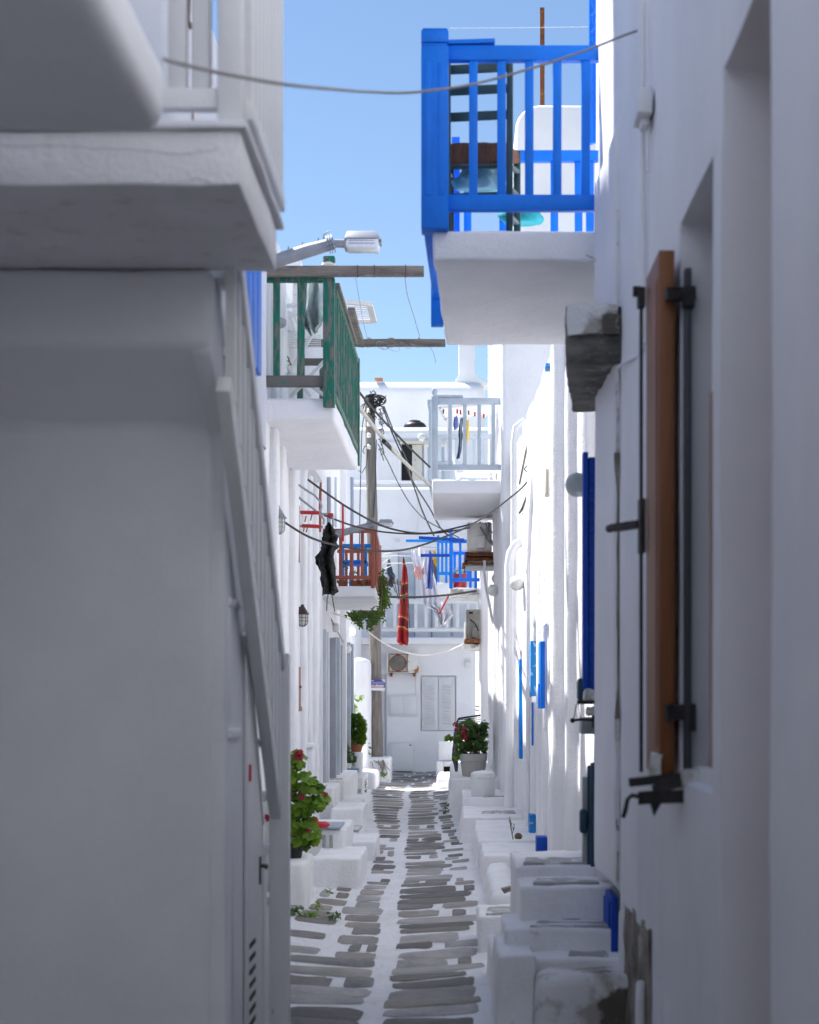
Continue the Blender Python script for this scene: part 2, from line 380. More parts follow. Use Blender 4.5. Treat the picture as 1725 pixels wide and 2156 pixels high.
# ------------------------------------------------------------------ plaster wall fields
def sst(x, a, b):
    t = min(1, max(0, (x-a)/(b-a))); return t*t*(3-2*t)
def field(mp, u0, u1, v0, v1, feats, depth, m, name, parent, cell=.25, amp=.012, rt=.09, re=.07, freq=1.1, fine=.15, **kw):
    """wall as a height field over (u,v); mp(u,v,d) -> point, d > 0 goes into the wall. feats: (ua,ub,va,vb,d,soft)"""
    us = {u0,u1}; vs = {v0,v1}
    n = max(1,int((u1-u0)/cell)); us |= {u0+(u1-u0)*i/n for i in range(n+1)}
    n = max(1,int((v1-v0)/(cell*1.4))); vs |= {v0+(v1-v0)*i/n for i in range(n+1)}
    for k in (.15,.4,.7,1):
        us |= {u0+re*k, u1-re*k}; vs |= {v1-rt*k}
    for ua,ub,va,vb,d,s in feats:
        for e in (ua,ub): us |= {e-s, e, e+s, e-s*.5, e+s*.5}
        for e in (va,vb): vs |= {e-s, e, e+s, e-s*.5, e+s*.5}
    us = sorted(x for x in us if u0-1e-6 <= x <= u1+1e-6); vs = sorted(x for x in vs if v0-1e-6 <= x <= v1+1e-6)
    def clean(a):
        o = [a[0]]
        for x in a[1:]:
            if x-o[-1] > 1e-4: o.append(x)
        return o
    us, vs = clean(us), clean(vs)
    def arc(t, r): return 0 if t <= 0 else r-math.sqrt(max(0,r*r-t*t))
    g = G(); V = []
    for u in us:
        row = []
        for v in vs:
            d = 0
            for ua,ub,va,vb,dd,s in feats:
                wt = sst(u,ua-s,ua+s)*(1-sst(u,ub-s,ub+s))*sst(v,va-s,va+s)*(1-sst(v,vb-s,vb+s)); d += dd*wt
            d += arc(v-(v1-rt), rt)+arc((u0+re)-u, re)+arc(u-(u1-re), re)
            q = Vector((u*freq, v*freq, kw.get('seed',0)))
            d += noise.noise(q)*amp + noise.noise(q*3.3)*amp*fine*2
            row.append(g.bm.verts.new(mp(u,v,d)))
        V.append(row)
    for i in range(len(us)-1):
        for j in range(len(vs)-1): g._f([V[i][j],V[i+1][j],V[i+1][j+1],V[i][j+1]])
    B = {}
    def back(i,j):
        if (i,j) not in B: B[(i,j)] = g.bm.verts.new(mp(us[i],vs[j],depth))
        return B[(i,j)]
    nu, nv = len(us)-1, len(vs)-1
    for i in range(nu):
        g._f([V[i][nv],V[i+1][nv],back(i+1,nv),back(i,nv)])
    for j in range(nv):
        g._f([V[0][j],V[0][j+1],back(0,j+1),back(0,j)]); g._f([V[nu][j],V[nu][j+1],back(nu,j+1),back(nu,j)])
    g._f([back(0,0),back(0,nv),back(nu,nv),back(nu,0)] if False else [back(0,j) for j in range(nv+1)]+[back(i,nv) for i in range(1,nu+1)]+[back(nu,j) for j in range(nv-1,-1,-1)])
    return g.build(name, m, parent, smooth=40)
def lin(*tab): return lambda y: interp(tab, y)
# ================================================================== RIGHT SIDE
# --- near right house: wall with a shuttered window and a door recess
xf = lin((-6,.80),(6.6,.80),(8.0,.785),(9.0,.757))
house = thing('house', 'white house close to the viewer, with a brown shuttered window and a deep door recess', 'house', (2.5, 2, 0))
feats = [(5.28,6.02,1.32,3.25,.30,.018),(4.33,5.08,-.3,3.45,.36,.02),(8.12,8.86,-.2,.66,.12,.05),
         (8.04,8.09,.6,6.9,.022,.02),(7.2,7.3,-.2,6.9,-.014,.05),(6.55,6.62,-.2,1.2,-.01,.03),(8.1,8.96,.7,4.3,-.022,.04),(6.9,7.9,-.2,.62,.05,.03)]
field(lambda u,v,d: Vector((xf(u)+d,u,v if v<3.9 else 3.9+(v-3.9)*1.0)), 2.6, 9.0, -.1, 7.6, feats, 4, M['smooth'], 'wall', house, amp=.010, re=.05)
field(lambda u,v,d: Vector((.80+d,u,v)), -6, 2.59, -.1, 3.6, [], 4, M['smooth'], 'wall', house)  # unseen stretch behind the viewer, height set to screen low sky light
g = G()
for a,b,c,d in ((5.10,5.98,1.30,1.36),):
    g.box(.84,1.0,a+.2,b,c,d)
g.bevel(.01).build('window_sill', M['white'], house)
g = G(); g.box(.955,1.0,5.30,6.0,1.37,3.22); fr = g.bevel(.006).build('window_frame', M['brown'], house)
g = G(); g.box(.945,.9545,5.36,5.63,1.43,3.16); g.box(.945,.9545,5.67,5.94,1.43,3.16); g.build('pane', M['glass'], fr)
g = G(); g.box(1.06,1.11,4.35,5.06,.02,3.40); g.bevel(.008).build('door', M['brown'], house)
# brown shutter leaf folded back
sh = G(); sh.box(.722,.777,6.0,6.40,1.33,3.17)
sh.bevel(.004); leaf = sh.build('shutter', M['brown'], house)
g = G(); g.box(.718,.7215,6.05,6.36,1.42,3.08); g.bevel(.0015); g.build('shutter_panel', M['brown'], leaf)
g = G(); g.tube([(.703,6.40,1.32),(.703,6.40,3.12)], .007, 8); g.box(.690,.716,6.37,6.43,3.06,3.13); g.box(.672,.70,6.38,6.41,3.10,3.135)
g.box(.694,.716,6.36,6.44,2.14,2.34); g.build('shutter_bolt', M['iron'], leaf)
g = G(); g.bar((.74,5.96,3.005),(.845,5.985,3.01),.03,.045); g.box(.80,.84,5.94,5.99,2.96,3.03); g.build('hinge', M['iron'], leaf)
g = G(); g.bar((.74,5.96,1.545),(.845,5.985,1.55),.03,.055); g.box(.825,.845,5.94,5.99,1.48,1.56); g.build('hinge', M['iron'], leaf)
g = G(); g.bar((.62,6.62,2.255),(.70,6.42,2.25),.03,.03); g.tube([(.605,6.65,2.255),(.66,6.52,2.255)], .016, 8); g.build('shutter_catch', M['iron'], leaf)
g = G()
g.bar((.62,6.0,1.30),(.79,5.95,1.325),.03,.03); g.bar((.655,6.02,1.245),(.81,5.95,1.255),.04,.045); g.bar((.70,5.98,1.28),(.93,5.9,1.33),.03,.028)
g.tube([(.66,6.0,1.25),(.63,6.02,1.255),(.612,6.02,1.24),(.606,6.02,1.20),(.597,6.02,1.175)], .008, 8)
g.prism([(.69,6.0,1.235),(.735,6.0,1.235),(.705,6.0,1.185)], (0,.02,0)); g.tube([(.95,5.8,1.33),(1.0,5.75,1.335)], .012, 8)
g.rough(.004,.03,20); g.build('latch', M['iron'], leaf)
g = G(); g.box(.79,.86,5.86,5.98,1.30,1.345); g.box(.69,.73,5.97,6.05,1.32,1.40); g.rough(.014,.02,14); g.build('plaster_lump', M['dirty'], house)
# window frame edge seen at the near side of the opening
g = G(); g.box(.80,.835,5.30,5.34,1.38,2.55); g.build('window_bead', M['brown'], house)
g = G(); g.box(.806,.832,5.96,6.0,1.345,3.10); g.bevel(.006); g.build('dark_bar', M['greybar'], house)  # narrow dark grey bar between the leaf and the opening
# conduit with clamp and junction box
g = G(); g.tube([(.782,7.0,3.05),(.776,7.0,3.6),(.780,7.0,5.2),(.778,7.0,6.9)], .010, 8); g.tube([(.778,6.85,3.7),(.778,6.85,6.9)], .007, 8)
g.build('conduit', M['smooth'], house)
g = G(); g.pb(1343,1375,182,236,6.75,6.95); g.pb(1352,1368,236,262,6.8,6.9); g.bevel(.008); g.build('junction_box', M['offwhite'], house)
g = G(); g.tube([P(1298,800,7.9),P(1300,775,7.85),P(1320,760,7.7),P(1345,748,7.3),P(1352,735,7.1),P(1355,640,7.0)], .008, 8); g.build('painted_cable', M['smooth'], house)
# flaking groove and bare masonry low on the wall
def crumble(name, strip, m, par, seed, wd=.02, thick=.012):
    g = G(); rows = []
    for i,(x,y,z) in enumerate(strip): pass
    n = int((strip[-1][2]-strip[0][2])/.03)
    for i in range(n+1):
        t = i/n; z = strip[0][2]+(strip[-1][2]-strip[0][2])*t; x = strip[0][0]+(strip[-1][0]-strip[0][0])*t; y = strip[0][1]+(strip[-1][1]-strip[0][1])*t
        k = max(.01, .25+1.9*noise.noise(Vector((z*3.1,seed,0)))); c = noise.noise(Vector((z*5,seed,4)))*wd*.5
        rows.append([(x+.01,y+c-wd*k,z),(x-thick*k,y+c-wd*k*.5,z),(x-thick*k*.7,y+c+wd*k*.5,z),(x+.01,y+c+wd*k,z)])
    g.sheet(rows); return g.build(name, m, par)
crumble('flaking_crack', [(.772,8.07,.72),(.772,8.07,3.9)], M['dirty'], house, 3, .022, .012)
crumble('flaking_crack', [(.772,8.05,1.5),(.772,8.05,2.75)], M['stone'], house, 8, .022, .013)
g = G(); g.box(.790,.88,6.86,7.92,-.05,.66); g.rough(.03,.07,5,4); g.build('bare_masonry', M['stone'], house)
g = G(); g.tube([(.765,7.0,.0),(.765,7.0,.36),(.775,7.06,.42)], .02, 8); g.tube([(.765,7.0,.14),(.765,7.0,.2)], .027, 8); g.build('drain_pipe', M['offwhite'], house)
g = G(); g.box(.766,.80,8.30,8.74,.27,.63); g.box(.756,.766,8.36,8.70,.27,.60); g.bevel(.006); g.build('cellar_door', M['navy'], house)
# crumbling concrete lintel stub
g = G(); x0, x1 = gx(1190,8.0), .80
g.hexa([(x0,8.0,gz(762,8)),(x1,8.0,gz(762,8)),(x1,9.4,gz(762,8)),(.655,9.4,gz(762,8)),(x0,8.0,gz(643,8)),(x1,8.0,gz(643,8)),(x1,9.4,gz(643,8)),(.655,9.4,gz(643,8))])
g.bevel(.012).rough(.016,.04,8,2)
cb = g.build('concrete_ledge', M['corbel'], label='crumbling concrete ledge stub jutting from the wall below the cobalt blue balcony', cat='ledge')
g = G(); g.box(x0+.012,x1-.03,7.965,8.03,gz(705,8),gz(644,8)); g.rough(.012,.03,9,7); g.build('whitewash_crust', M['dirty'], cb)
# --- right house 2 (carries the blue balcony, set back a little)
h2 = thing('house', 'white house carrying the cobalt blue balcony and set back behind it', 'house', (3,10.3,0))
field(lambda u,v,d: Vector((.96+d,u,v)), 9.02, 11.6, -.1, 6.9, [(9.5,10.4,.4,2.4,.05,.03)], 3.5, M['white'], 'wall', h2)
# --- right house 3 (low, sunlit, with pilasters and blue doors)
xf3 = lin((11.6,.87),(14.5,.795),(17,.785),(19.5,.775),(21.8,.72))
h3 = thing('house', 'sunlit low white house with blue doors and bulging pilasters opposite the green balcony', 'house', (3,16.5,0))
fe = [(11.85,12.05,.5,4.2,-.075,.03),(12.9,13.15,-.1,4.3,-.085,.03),(13.6,14.0,.3,4.4,-.03,.12),(14.5,15.1,.15,2.2,.10,.03),(15.35,15.6,-.1,3.5,-.035,.03),
      (16.3,16.9,.05,2.3,.08,.03),(17.4,17.75,-.1,4.3,-.02,.1),(18.3,18.65,-.1,4.4,-.03,.1),(19.1,19.7,.8,2.1,.06,.03),(20.3,20.6,-.1,4.3,-.06,.03)]
field(lambda u,v,d: Vector((xf3(u)+d,u,v+(.035*(u-11.6) if v>4 else 0)+(noise.noise(Vector((u*1.4,0,0)))*.10 if v>4.2 else 0))), 11.62, 21.7, -.1, 4.42, fe, 3, M['white2'], 'wall', h3, amp=.011, rt=.14, freq=1.3)
def blade(x0,x1,yt,yb,Y0,Y1,m,par,name='door',bv=.006):
    g = G(); g.pb(x0,x1,yt,yb,Y0,Y1); g.bevel(bv); return g.build(name, m, par)
o = blade(1094,1103,1388,1598,19.3,19.55,M['sky_blue'],h3,'shutter')
o = blade(1118,1129,1349,1468,16.5,16.8,M['peel'],h3,'shutter'); o['label'] = 'peeling bright blue shutter'
g = G(); g.pb(1120,1132,1466,1479,16.45,16.85); g.build('window_sill', M['white2'], h3)
o = blade(1138,1148,1350,1492,14.75,15.1,M['blue'],h3,'shutter')
blade(1134,1142,1440,1492,14.85,15.0,M['blue'],o,'shutter_bolt',.003)
blade(1115,1129,1716,1795,16.45,16.7,M['peel'],h3,'door')
blade(1130,1153,1763,1808,14.5,14.7,M['navy'],h3,'door')
blade(1120,1124,1470,1570,16.62,16.7,M['blue'],h3,'door_edge')
# pipes on house 3
def pipe(pts, r, m, par, name='drain_pipe', n=10):
    g = G(); g.tube(pts, r, n); return g.build(name, m, par)
pipe([P(1172,1035,13.8),P(1170,1200,13.8),P(1168,1400,13.8),P(1170,1700,13.8)], .035, M['white2'], h3)
pipe([P(1124,985,17),P(1118,1060,17),P(1112,1200,17),P(1112,1740,17)], .022, M['white2'], h3)
pipe([P(1105,885,19.3),P(1086,900,19.3),P(1082,930,19.3),P(1082,1140,19.3)], .038, M['white2'], h3)
pipe([P(1100,1140,18.8),P(1086,1147,18.8),P(1076,1165,18.8),P(1072,1190,18.8),P(1072,1700,18.8)], .055, M['white2'], h3)
# --- tower behind and pilaster house
h4 = thing('house', 'tall white tower house with a rounded top corner seen through the blue balcony', 'house', (2.2,24,0))
g = G(); pts = []
x0, x1, zt, r_ = gx(1085,22.3), 3.4, gz(219,22.3), .32
pts = [(x0,22.3,-.1)]+[(x0+r_-r_*math.cos(t*math.pi/12),22.3,zt-r_+r_*math.sin(t*math.pi/12)) for t in range(7)]+[(x1,22.3,zt),(x1,22.3,-.1)]
g.prism(pts, (0,4.5,0)); g.bevel(.06,3); g.rough(.012,.5,1.2); g.build('wall', M['white'], h4)
g = G(); g.box(1.0,1.001,1,1.001,0,.001); g.bm.clear(); a = P(1142,219,22.9); g.box(a.x-.03,a.x+.03,22.87,22.93,a.z-.1,gz(17,22.9)); g.rough(.004,.3,5)
g.build('steel_post', M['rust'], label='rusty steel bar standing upright on the white tower roof', cat='post')
h5 = thing('house', 'white house carrying the pale grey blue balcony and the rusty shelves', 'house', (2,26,0))
xf5 = lin((21.85,.61),(25,.60),(28,.60),(30.5,.59))
field(lambda u,v,d: Vector((xf5(u)+d,u,v)), 21.8, 28.3, -.1, 6.9, [(22.6,23.2,.6,2.6,.05,.03),(23.6,23.9,-.1,6.5,-.05,.05),(24.8,25.3,.6,2.5,.06,.03),(26.4,26.7,-.1,6.5,-.06,.06)], 2.6, M['white2'], 'wall', h5, amp=.018)
for a,b,yt in ((1029,1039,640),(1040,1046,600),(1047,1055,560)):
    g = G(); Y = 26.5+(1055-b)*.08; g.pb(a,b,yt,1350,Y,Y+.4); g.bevel(.03,2); g.build('chimney_breast', M['white2'], h5)
h6 = thing('house', 'white corner house carrying the small deep blue balcony with the red pot', 'house', (2,30.6,0))
field(lambda u,v,d: Vector((gx(1010,29)+.0+d,u,v)), 29.0, 32.0, -.1, 5.2, [], 2.6, M['smooth'], 'wall', h6)
pipe([P(1041,1135,27.5),P(1039,1330,27.5),P(1039,1620,27.5)], .075, M['greyblue'], h5, n=12)
pipe([P(1046,1180,26),P(1043,1330,26),P(1046,1480,26),P(1043,1560,26),P(1036,1622,26)], .012, M['cream'], h5,'cable_run')
pipe([P(1052,1300,25),P(1050,1500,25),P(1048,1640,25)], .03, M['white2'], h5)
pipe([P(1028,1140,26.6),P(1024,1200,26.6),P(1029,1240,26.6),P(1036,1330,26.6)], .03, M['white2'], h5,'cable_run')
g = G(); g.pb(1043,1052,1375,1468,24.6,25.0); g.bevel(.01); g.build('meter_box', M['greyblue'], h5)
# ================================================================== LEFT SIDE
h = thing('house', 'shaded house whose thick balcony slab hangs in front of the cracked landing balcony', 'house', (-4,0,0))
field(lambda u,v,d: Vector((-1.95-d,u,v)), -4.4, 4.4, -.1, 6.0, [], 4, M['smooth'], 'wall', h)
g = G(); g.box(-2.2,-.88,-4.4,4.4,3.31,6.0); g.bevel(.03,2); g.build('sky_block_storey', M['smooth'], h)  # unseen room added over the slab to block sky light
g = G(); g.box(-2.8,-2.5,4.3,6.45,-.05,4.89); g.build('passage_light_stop', M['smooth'], h)  # unseen wall added across the passage to stop light leaking in
g = G(); g.box(-2.1,-.772,-4.4,4.6,3.11,3.30); g.bevel(.055,4); g.rough(.006,.35,1.5); g.build('balcony_slab', M['smooth'], h)
g = G(); g.box(-.86,-.80,3.6,4.1,3.30,4.6); g.bevel(.006); g.build('shutter', M['navy'], h)
# --- stair house
hs = thing('house', 'shaded white house behind the outside staircase whose corbelled end wall faces the viewer', 'house', (-2.6,7.2,0))
g = G(); g.prism([(-5,6.12,3.138),(-5,6.12,2.86),(-5,6.5,2.63),(-5,6.5,-.1),(-5,9.9,-.1),(-5,9.9,3.138)], (4.1,0,0)); 
for v in g.bm.verts:
    if v.co.x > -1 and v.co.y > 7.4: v.co.x = -1.35
    elif v.co.x > -1 and v.co.y < 6.3: v.co.x = -.872
    elif v.co.x > -1: v.co.x = -.917
g.bevel(.035,4); g.rough(.012,.3,1.3); g.build('wall', M['smooth'], hs)
field(lambda u,v,d: Vector((-1.13-d,u,v)), 6.95, 8.75, 3.1, 4.8, [], 4, M['smooth'], 'upper_wall', hs)
field(lambda u,v,d: Vector((-4.2-d,u,v)), 11.46, 12.45, -.1, 13.6, [], 3, M['smooth'], 'upper_wall', hs)  # unseen tall wall added to keep sun off the near right house
field(lambda u,v,d: Vector((-4.2-d,u,v if v<12 else 12+(v-12)*interp([(6.0,.13),(6.8,.25),(8.1,.4),(10.1,.66),(11.45,.87)],u))), 6.0, 11.45, 4.6, 15.0, [], 3, M['smooth'], 'upper_wall', hs)  # unseen set-back sun blocker, top sloped to shade the near right wall
field(lambda u,v,d: Vector((-1.132-d,u,v)), 8.752, 10.4, 3.1, 4.8, [], 4, M['smooth'], 'upper_wall', hs)
field(lambda u,v,d: Vector((u,6.95+d,v)), -5, -1.16, 3.14, 4.8, [], 2, M['white'], 'upper_wall', hs)
blade(362,392,-60,150,6.6,6.65,M['offwhite'],hs,'door')
g = G(); g.box(gx(404,6.6),gx(405,6.6)+.004,6.6,6.61,3.3,4.3); g.tube([P(399,-20,6.6),P(397,40,6.6),P(402,60,6.6)],.006); g.build('drain_stain', M['rust'], hs)
g = G()
for k in range(5): g.box(-1.125,-1.075,8.5+k*.22,8.5+k*.22+.205,3.40,4.7)
g.bevel(.008); g.build('shutter', M['blue'], hs)
# landing balcony over the end wall
la = thing('balcony', 'grey shaded landing balcony with cracked slab and white railing above the corbelled end wall', 'balcony', (-1.6,5.7,3.14))
xr = -.640
g = G(); g.box(-4,xr,5.14,6.2,3.14,3.305); g.bevel(.012,2).rough(.005,.12,4); g.build('slab', M['landing'], la)
g = G(); g.box(-4,xr+.022,5.115,6.24,3.306,3.328); g.bevel(.005).rough(.004,.1,5); g.build('coping', M['white'], la)
crumble  # rust streaks and cracks along the slab face
g = G()
for (pts) in ([P(0,307,5.135),P(120,306,5.135),P(200,312,5.135),P(290,318,5.135),P(380,324,5.135),P(460,312,5.135)],[P(250,388,5.135),P(330,386,5.135),P(400,377,5.135),P(460,383,5.135)],[P(402,262,5.135),P(405,280,5.135)]):
    q = []
    for a,b in zip(pts,pts[1:]):
        for k in range(6): p = a.lerp(b,k/6); p.z += R.uniform(-.005,.005); q.append(p)
    q.append(pts[-1]); g.tube(q, .0007, 4)
g.build('crack', M['stone'], la)
def post(par, x, y, z0, z1, wd, m, name='post', cap=None):
    g = G(); g.box(x-wd/2,x+wd/2,y-wd/2,y+wd/2,z0,z1); g.bevel(wd*.07,2)
    if cap == 'ball':
        g.lathe((x,y,z1), [(wd*.34,0),(wd*.3,.02),(wd*.46,.045),(wd*.5,.075),(wd*.4,.10),(.001,.115)], 12)
    if cap == 'block':
        q = G(); 
        g.box(x-wd*.44,x+wd*.44,y-wd*.44,y+wd*.44,z1,z1+.018); g.box(x-wd/2,x+wd/2,y-wd/2,y+wd/2,z1+.018,z1+.10)
    return g.build(name, m, par)
def run(par, a, b, zb, zt, n, mr, mb, rw=.045, rh=.05, bw=.035, th=.06, tw=.06, ends=(.5,.5), zb2=None):
    """rail between plan points a and b: bottom rail, top rail and n balusters"""
    a, b = Vector((a[0],a[1],0)), Vector((b[0],b[1],0)); up = Vector((0,0,1))
    if zb is not None:
        g = G(); g.bar(a+up*(zb+rh/2), b+up*(zb+rh/2), rw, rh); g.bevel(.004); g.build('bottom_rail', mr, par)
    g = G(); g.bar(a+up*(zt-th/2), b+up*(zt-th/2), tw, th); g.bevel(.006); g.build('top_rail', mr, par)
    d = (b-a)
    for k in range(n):
        p = a+d*((k+ends[0])/(n-1+ends[0]+ends[1]))
        g = G(); dd = d.normalized()*bw/2; s_ = Vector((-dd.y,dd.x,0))
        z0 = (zb+rh*.9 if zb is not None else zb2); z1 = zt-th*.95
        g.hexa([p-dd-s_+up*z0,p+dd-s_+up*z0,p+dd+s_+up*z0,p-dd+s_+up*z0,p-dd-s_+up*z1,p+dd-s_+up*z1,p+dd+s_+up*z1,p-dd+s_+up*z1]); g.bevel(.003,1)
        g.build('baluster', mb, par)
post(la, gx(487,5.2), 5.2, 3.329, 4.4, .075, M['rail'])
run(la, (-3.0,5.2),(gx(462,5.2),5.2), 3.385, 4.32, 0, M['rail'], M['rail'], rw=.05, rh=.06)
for px in (375,425,190,60,-60): 
    g = G(); x = gx(px,5.22); g.box(x-.028,x+.028,5.2,5.25,3.44,4.27); g.bevel(.004); g.build('baluster', M['rail'], la)
run(la, (xr-.0,5.24),(xr-.0,6.24), 3.37, 4.32, 9, M['rail'], M['rail'], rw=.05, rh=.06, bw=.045)
# --- outside stair
st = thing('staircase', 'steep white outside staircase with slanting grey railing beside the corbelled end wall', 'staircase', (-1.2,7.4,0))
XS = -.87
pts = [(XS,6.52,-.1)]; ny = 0
zs, ys = 3.13, 6.25
prof = [(6.56,2.88)]
k = 0
while zs > .4:
    ys2 = 6.42+.175*k
    if k: prof.append((ys2,zs))
    zs -= .25
    if k: prof.append((ys2,zs))
    k += 1
prof.append((8.75,zs)); 
g = G(); g.prism([(XS,6.56,-.1)]+[(XS,a,b) for a,b in prof]+[(XS,8.75,-.1)], (-.5,0,0)); g.bevel(.012,2); g.rough(.006,.16,2.5); body = g.build('stair_body', M['white'], st)
zs = 3.13
for k in range(12):
    y1 = 6.42+.175*k; z = 3.13-.25*k
    g = G(); g.box(XS-.04,XS+.032,y1-.17,y1+.035,z+.001,z+.036); g.bevel(.006).rough(.003,.1,6); g.build('tread', M['white'], st)
XR = -.80
g = G(); g.prism([(-.95,6.15,3.132),(-.95,6.15,2.84),(-.95,6.52,2.60),(-.95,6.52,-.1),(-.95,6.72,-.1),(-.95,6.72,3.132)], (.081,0,0)); g.bevel(.015,2); g.rough(.005,.15,2); g.build('stair_flank', M['white'], st)
a0, a1 = Vector((XR-.014,6.05,2.71)), Vector((XR-.014,8.0,.93)); b0, b1 = Vector((XR,6.05,3.38)), Vector((XR,7.86,1.74))
g = G(); g.bar(a0,a1,.052,.085); g.bevel(.006); g.build('bottom_rail', M['rail'], st)
g = G(); g.bar(b0,b1,.058,.09); g.bevel(.008); g.build('top_rail', M['rail'], st)
for k in range(13):
    t = (k+.6)/13.4; p = a0.lerp(a1,t); q = b0+(b1-b0)*((p.y-b0.y)/(b1.y-b0.y))
    g = G(); g.box(XR-.018,XR+.018,p.y-.018,p.y+.018,p.z+.03,q.z-.02); g.build('baluster', M['rail'], st)
post(st, XR+.002, 7.86, -.02, 1.80, .090, M['rail'])
# under-stair door with sloping head
g = G(); g.prism([(XS+.004,7.06,.05),(XS+.004,7.06,1.78),(XS+.004,7.60,1.04),(XS+.004,7.60,.05)], (.016,0,0)); g.bevel(.004); dr = g.build('door', M['rail'], st)
g = G(); g.bar((XS+.012,7.03,1.86),(XS+.012,7.63,1.04),.03,.035); g.box(XS+.0,XS+.022,7.61,7.645,.05,1.03); g.build('door_frame', M['rail'], st)
g = G()
for k in range(7): g.box(XS+.02,XS+.0235,7.12,7.32,.22+k*.055,.24+k*.055)
g.build('vent', M['dark'], dr)
g = G(); g.tube([(XS+.02,7.5,.86),(XS+.05,7.5,.86),(XS+.055,7.44,.86)], .009, 8); g.box(XS+.02,XS+.026,7.48,7.52,.78,.90); g.build('handle', M['lampbrown'], dr)
g = G(); g.box(XS+.02,XS+.03,7.10,7.12,1.25,1.32); g.build('latch', M['redpl'], dr)
g = G()
g.box(XS-.004,XS+.006,6.60,6.66,1.5,1.95); g.box(XS-.004,XS+.01,6.60,6.92,1.955,1.985); g.box(XS-.004,XS+.014,6.60,6.92,1.44,1.475); g.bevel(.004)
g.build('niche_frame', M['white'], st)
# --- left houses along the alley
ha = thing('house', 'white house carrying the weathered green balcony', 'house', (-3,13.3,0))
xa = lin((10.2,-1.36),(13,-1.40),(16.3,-1.52))
field(lambda u,v,d: Vector((xa(u)-d,u,v)), 10.2, 16.2, -.1, 5.3, [(10.9,11.6,.4,2.4,.05,.03),(14.6,15.1,.9,2.0,.05,.03)], 3, M['white2'], 'wall', ha, amp=.02)
hb = thing('house', 'white house with small orange shuttered windows between the green balcony and the slate blue doors', 'house', (-3.2,18.4,0))
xb = lin((16.3,-1.55),(20.5,-1.66))
field(lambda u,v,d: Vector((xb(u)-d,u,v)), 16.3, 20.5, -.1, 5.7, [(17.0,17.4,1.5,2.3,.03,.02),(18.2,18.5,-.1,5.5,-.03,.05),(19.2,19.6,-.1,5.5,.04,.04)], 3, M['white2'], 'wall', hb, amp=.02)
g = G(); g.pb(619,628,1403,1490,16.95,17.25); g.pb(617,629,1488,1498,16.9,17.3); g.bevel(.005); o = g.build('shutter', M['plank'], hb)
g = G(); g.pb(625,632,1411,1480,17.3,17.4); g.bevel(.004); g.build('shutter_board', M['rail'], o)
g = G(); a = P(631,1446,17.1); g.tube([a-Vector((.02,0,0)),a+Vector((.02,0,0))],.012,8); g.build('knob', M['plank'], o)
g = G(); g.pb(612,626,1058,1180,16.6,16.9); g.bevel(.005); g.build('shutter', M['plank'], hb)
pipe([P(668,1200,20.2),P(667,1360,20.2),P(664,1500,20.2),P(661,1640,20.2)], .045, M['smooth'], hb)
pipe([P(674,1010,20.3),P(673,1120,20.3)], .022, M['redbrown'], hb)
pipe([P(652,1010,19),P(651,1100,19),P(649,1340,19)], .012, M['greyblue'], hb, 'cable_run')
pipe([P(645,1570,19),P(652,1590,19),P(655,1640,19)], .01, M['cream'], hb, 'cable_run')
g = G(); g.pb(620,660,1566,1575,18.2,18.6); g.pb(622,658,1575,1650,18.25,18.6); g.bevel(.01); g.build('cupboard', M['smooth'], hb)
hc = thing('house', 'house with slate blue doors under the red brown balcony', 'house', (-3.6,25,0))
xc = lin((20.6,-1.70),(23,-1.80),(30.2,-1.80))
fc = [(22.9,23.5,.25,2.35,.10,.02),(24.6,25.6,.3,2.4,.06,.02),(26.4,27.1,.8,2.3,.10,.02),(28.2,28.9,.3,2.4,.08,.02)]
field(lambda u,v,d: Vector((xc(u)-d,u,v)), 20.6, 30.0, -.1, 6.15, fc, 3, M['smooth'], 'wall', hc, amp=.012)
for (Y,yt,yb,nm,mm) in ((23.2,.27,2.33,'door','greyblue'),(25.1,.32,2.38,'door','greyblue2'),(26.75,.82,2.28,'shutter','greyblue'),(28.55,.32,2.38,'door','greyblue2')):
    g = G(); g.box(-1.86,-1.82,Y-.28,Y+.28,yt,yb); g.bevel(.008); d_ = g.build(nm, M[mm], hc)
    g = G(); g.box(-1.825,-1.79,Y-.36,Y-.29,yt,yb+.05); g.bevel(.008); g.build('frame', M['greyblue2'], d_)
for Y,w_,zt_,mm,pj in ((20.9,.2,5.9,'smooth',.05),(22.0,.25,5.9,'smooth',.07),(22.75,.12,2.5,'greyblue',.10),(23.55,.14,2.5,'smooth',.09),(24.5,.12,2.45,'greyblue2',.12),(25.7,.14,2.5,'greyblue',.10),(26.35,.10,2.4,'greyblue2',.09),(27.2,.16,5.8,'smooth',.10),(28.1,.12,2.5,'greyblue2',.11),(28.95,.12,2.5,'greyblue2',.11)):
    g = G(); x_ = xc(Y); g.box(x_-.05,x_+pj,Y-w_/2,Y+w_/2,.02 if zt_<3 else -.05,zt_); g.bevel(.012,2); g.build('door_jamb' if zt_<3 else 'pilaster', M[mm], hc)
for par_,xw,Y,w_,m_ in ((ha,xa,11.9,.3,.05),(ha,xa,13.2,.22,.06),(ha,xa,14.2,.25,.05),(ha,xa,15.6,.3,.07),(hb,xb,17.8,.22,.06),(hb,xb,19.0,.18,.05),(hb,xb,20.0,.2,.07)):
    g = G(); x_ = xw(Y); g.box(x_-.06,x_+m_,Y-w_/2,Y+w_/2,-.05,5.1); g.bevel(.03,3); g.rough(.012,.2,3,Y); g.build('pilaster', M['white2'], par_)
for px,Y in ((692,24.3),(705,25.9),(741,29.9)):
    pipe([P(px,1005,Y),P(px,1110,Y)], .035, M['greyblue2' if px!=705 else 'greyblue'], hc)
g = G(); g.pb(737,743,1385,1640,29.3,29.7); g.bevel(.008); g.build('shutter', M['greyblue2'], hc)
